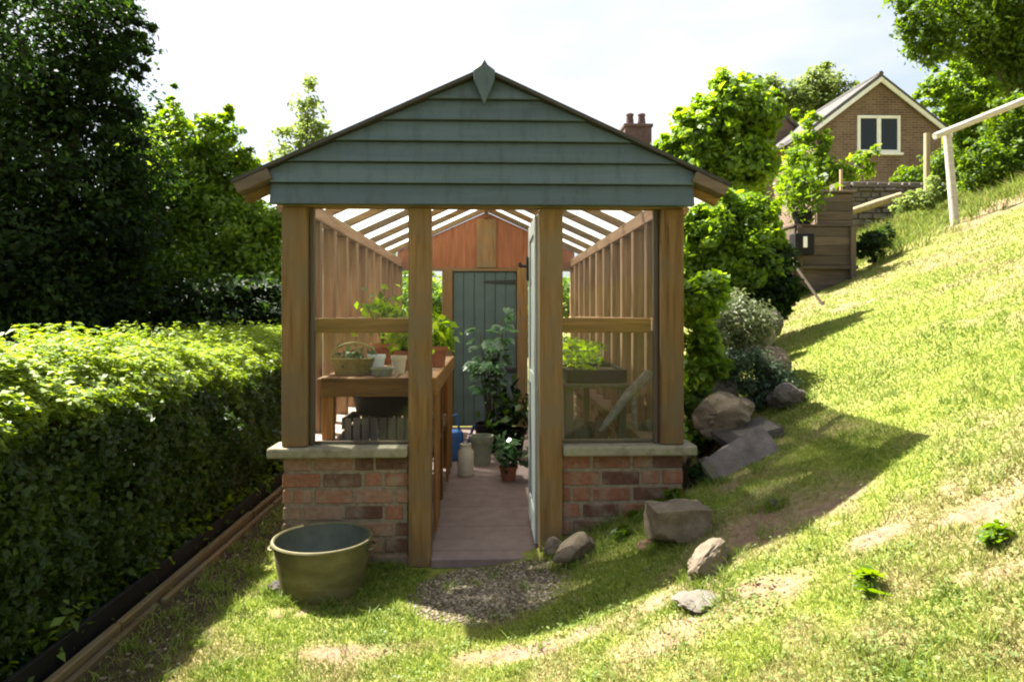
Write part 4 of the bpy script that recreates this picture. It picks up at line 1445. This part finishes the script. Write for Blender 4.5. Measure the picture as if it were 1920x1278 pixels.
for xx in (c0.x + .02, c1.x - .09):
    MB().box(xx, xx + .07, CBY - .045, CBY - .002, zb - .35, zm).build('corner_post', 'old_z', cb, bevel=.004)
MB().box(c0.x - .25, c1.x + .02, CBY - .03, CBY + .12, zb - .055, zb - .004).build('base_rail', 'old_x', cb, bevel=.005)
bp = P(1507, 456, CBY - .2)
bx = thing('black_box', bp, 'black box with a white panel hung on the compost bin front', 'box')
MB().box(bp.x - .13, bp.x + .13, CBY - .24, CBY - .05, bp.z - .15, bp.z + .13).build('box_body', 'black_plastic', bx, bevel=.012, seg=2)
MB().box(bp.x - .028, bp.x + .028, CBY - .25, CBY - .242, bp.z - .06, bp.z + .085).build('white_panel', 'white_paint', bx, bevel=.004)
pp = Vector((P(1505, 415, CBY + .2).x, CBY + .2, zm + .031))
t = pot('plant_pot', pp, .13, .19, 'black_plastic', 'black pot of lush green leaves standing on the compost bin lid')
sprig(t, 'foliage', (pp.x - .02, pp.y, pp.z + .5), .26, 700, .09, 'leaf_mid', stems=8, base=(pp.x, pp.y, pp.z + .17), zsc=1.4)

# leaning plank
a_, b_ = P(1478, 480, 8.4), P(1545, 575, 7.9)
lp = MB().bar(a_, b_, .02, .03).build('leaning_plank', 'old_x', None, b_, bevel=.004)
tag(lp, 'old plank leaning out of the dark shrub onto the lawn', 'plank')

RY = 10.0
pb_ = P(1793, 402, RY)
pt_ = P(1776, 250, RY)
rf = thing('rail_fence', (pb_.x, RY, float(H(pb_.x, RY))), 'whitish post and sloping rail fence on the right bank', 'fence')
MB().tube([(pb_.x, RY, float(H(pb_.x, RY)) - .2), (pt_.x, RY, pt_.z - .03)], [.062, .055], 12).build('post', 'fence_wood', rf, smooth=True)
ra, rb_ = P(1752, 256, RY - .07), P(1925, 186, RY - .07)
re_ = ra + (rb_ - ra) * 2.2
MB().tube([ra, ra.lerp(re_, .5) + Vector((0, 0, -.01)), re_], [.05, .056, .06], 12).build('rail', 'fence_wood', rf, smooth=True)
xe = re_.x - .3
MB().tube([(xe, RY, float(H(xe, RY)) - .2), (xe, RY, re_.z - .12)], [.062, .055], 12).build('post', 'fence_wood', rf, smooth=True)
for px, py0, py1, Y, r_, lab in ((1738, 352, 250, 13.0, .055, 'tan timber post standing beside the cottage wall'), (1577, 365, 318, 13.0, .03, 'thin pale stake left of the stone wall')):
    q0, q1 = P(px, py0, Y), P(px, py1, Y)
    g0 = float(H(q0.x, Y))
    o = MB().tube([(q0.x, Y, min(q0.z, g0) - .1), (q1.x, Y, q1.z)], [r_ * 1.05, r_], 10).build('garden_post', 'post_wood', None, (q0.x, Y, g0), smooth=True)
    tag(o, lab, 'post')
# dry stone wall and log steps below the cottage
a_, b_ = P(1588, 395, 13.6), P(1735, 372, 13.6)
sw = thing('stone_wall', ((a_.x + b_.x) / 2, 13.6, float(H(a_.x, 13.6)) - .2), 'low purple-brown rubble wall below the cottage', 'wall')
m = MB()
rd = random.Random(4)
z0 = float(H(a_.x, 13.6)) - .5
ztop = P(1650, 345, 13.6).z
row = 0
z = z0
while z < ztop:
    hh = rd.uniform(.07, .13)
    x = a_.x - rd.uniform(0, .2)
    while x < b_.x:
        w = rd.uniform(.12, .32)
        j = rd.uniform(-.03, .03)
        m.box(x, x + w - .02, 13.6 + j, 14.0, z, z + hh - .018)
        x += w
    z += hh
m.build('rubble', 'stone_purple', sw, bevel=.02, seg=2)
MB().box(a_.x, b_.x - .05, 13.66, 13.98, z0, ztop - .03).build('wall_mortar', 'mortar', sw)
for i, (xa, ya, xb, yb, Y) in enumerate(((1592, 398, 1690, 366, 12.7),)):
    u0, u1 = P(xa, ya, Y), P(xb, yb, Y - .2)
    o = MB().tube([u0, u0.lerp(u1, .5), u1], [.06, .07, .06], 10).build('log_step', 'post_wood', None, u0, smooth=True)
    tag(o, 'long tan log lying on the bank below the rubble wall', 'log')

# ------------------------------------------------------------------ houses
def cottage(name, label, Y, xc, hw, zeave, zap, zbase, depth, win=None, barge=True, cat='house'):
    t = thing(name, (xc, Y, zbase), label, cat)
    MB().prism([(xc - hw, zbase), (xc + hw, zbase), (xc + hw, zeave), (xc, zap), (xc - hw, zeave)], Y, Y + depth).build('wall', 'house_brick', t)
    sl = (zap - zeave) / hw
    rf_ = None
    for sg in (-1, 1):
        e = .22
        q = [(xc, zap + .02), (xc + sg * (hw + e), zeave - sl * e + .02), (xc + sg * (hw + e), zeave - sl * e + .14), (xc, zap + .14)]
        rf_ = MB().prism(q, Y - .14, Y + depth + .1).build('roof', 'roof_tile', t)
        if barge:
            q = [(xc, zap - .12), (xc + sg * (hw + e), zeave - sl * e - .12), (xc + sg * (hw + e), zeave - sl * e + .016), (xc, zap + .016)]
            MB().prism(q, Y - .18, Y - .13).build('bargeboard', 'white_paint', t)
    MB().tube([(xc, Y - .16, zap + .13), (xc, Y + depth + .1, zap + .13)], .07, 8).build('ridge_tiles', 'roof_tile', t)
    if win:
        x0, x1, z0, z1 = win
        f = .085
        xm = (x0 + x1) / 2
        m = MB()
        for a in ((x0, x0 + f, z0, z1), (x1 - f, x1, z0, z1), (xm - f * .7, xm + f * .7, z0, z1)):
            m.box(a[0], a[1], Y - .05, Y + .06, a[2], a[3])
        for xa, xb in ((x0 + f, xm - f * .7), (xm + f * .7, x1 - f)):
            m.box(xa, xb, Y - .045, Y + .06, z0, z0 + f).box(xa, xb, Y - .045, Y + .06, z1 - f, z1)
        w = m.build('window', 'white_paint', t, bevel=.006)
        for nm, a, mt in (('pane', (x0 + f, xm - f * .7, Y - .012, Y - .004, z0 + f, z1 - f), 'dark_glass'), ('pane', (xm + f * .7, x1 - f, Y - .012, Y - .004, z0 + f, z1 - f), 'dark_glass'), ('sill', (x0 - .06, x1 + .06, Y - .1, Y - .002, z0 - .07, z0 - .003), 'white_paint')):
            MB().box(*a).build(nm, mt, w)
    return t


cottage('brick_cottage', 'brick cottage gable with white bargeboards and a white double window', 20.0, 11.65, 1.93, 6.95, 8.42, 3.2, 6.0, (11.0, 12.3, 6.22, 7.33))
hb_ = cottage('brick_house', 'brown brick house with a chimney, mostly hidden by the climbing tree', 24.0, 9.6, 1.8, 7.7, 9.15, 3.2, 5.0, None, barge=False)
MB().box(5.0, 7.75, 25.0, 28.5, 2.0, 6.5).build('wing_wall', 'house_brick', hb_)
MB().add([(4.8, 24.8, 6.4), (7.78, 24.8, 6.4), (7.78, 26.7, 7.5), (4.8, 26.7, 7.5), (4.8, 28.7, 6.4), (7.78, 28.7, 6.4)], [(0, 1, 2, 3), (3, 2, 5, 4), (0, 3, 4), (1, 5, 2), (0, 4, 5, 1)]).build('wing_roof', 'roof_tile', hb_)
cx0 = P(1172, 240, 26.2).x
cx1 = P(1222, 240, 26.2).x
zc = P(1195, 232, 26.2).z
ch_ = MB().box(cx0, cx1, 26.2, 27.0, 6.6, zc - .12).box(cx0 - .05, cx1 + .05, 26.15, 27.05, zc - .119, zc).build('chimney', 'chimney_brick', hb_, bevel=.01)
for px, top in ((1181, 212), (1203, 206)):
    q0 = P(px, 232, 26.5)
    MB().lathe([(0, 0), (.17, 0), (.13, .35), (.16, .42), (.12, .47), (0, .46)], (q0.x, 26.5, zc), 14).build('chimney_pot', 'chimney_brick', ch_, smooth=True)

# ------------------------------------------------------------------ light, sky, camera
d = Vector((1.37, -.85, -2.25)).normalized()
elev = math.asin(-d.z)
azi = math.atan2(-d.x, -d.y)                 # from +Y towards +X
sl_ = bpy.data.lights.new('sun', 'SUN')
sl_.energy = 5.0
sl_.angle = R(.5)
sl_.color = (1, .955, .87)
so_ = bpy.data.objects.new('sun', sl_)
col.objects.link(so_)
so_.rotation_euler = d.to_track_quat('-Z', 'Y').to_euler()
so_.location = (-8, 8, 14)

w = bpy.data.worlds.new('World')
sc.world = w
w.use_nodes = True
nt = w.node_tree
nt.nodes.clear()
out = nt.nodes.new('ShaderNodeOutputWorld')
bg = nt.nodes.new('ShaderNodeBackground')
sky = nt.nodes.new('ShaderNodeTexSky')
sky.sky_type = 'NISHITA'
sky.sun_disc = False
sky.sun_elevation = elev
sky.sun_rotation = azi
sky.dust_density = 3.0
sky.air_density = 1.0
tcw = nt.nodes.new('ShaderNodeTexCoord')
mpw = nt.nodes.new('ShaderNodeMapping')
mpw.inputs['Scale'].default_value = (1, 1, 2.6)
nz = nt.nodes.new('ShaderNodeTexNoise')
nz.inputs['Scale'].default_value = 2.4
nz.inputs['Detail'].default_value = 7
rp = nt.nodes.new('ShaderNodeValToRGB')
rp.color_ramp.elements[0].position = .36
rp.color_ramp.elements[0].color = (.28, .28, .28, 1)
rp.color_ramp.elements[1].position = .68
mxw = nt.nodes.new('ShaderNodeMix')
mxw.data_type = 'RGBA'
mxw.inputs[7].default_value = (4.75, 4.8, 5.0, 1)
L = nt.links.new
L(tcw.outputs['Generated'], mpw.inputs[0])
L(mpw.outputs[0], nz.inputs['Vector'])
L(nz.outputs[0], rp.inputs[0])
L(rp.outputs[0], mxw.inputs[0])
L(sky.outputs[0], mxw.inputs[6])
L(mxw.outputs[2], bg.inputs[0])
bg.inputs[1].default_value = .05
L(bg.outputs[0], out.inputs[0])

cam = bpy.data.cameras.new('camera')
cam.sensor_width = 36
cam.lens = FPX / 1920 * 36
cam.shift_y = -(639 - HY) / 1920
cam.clip_end = 2000
co = bpy.data.objects.new('camera', cam)
col.objects.link(co)
co.location = (0, 0, EYE)
co.rotation_euler = (R(90), 0, -YAW)
sc.camera = co

sc.render.engine = 'CYCLES'
sc.cycles.use_denoising = True
sc.cycles.filter_width = 2.1
sc.cycles.max_bounces = 8
sc.cycles.transparent_max_bounces = 16
sc.view_settings.view_transform = 'Standard'
sc.view_settings.look = 'None'
sc.view_settings.gamma = 1
sc.view_settings.exposure = 2.3
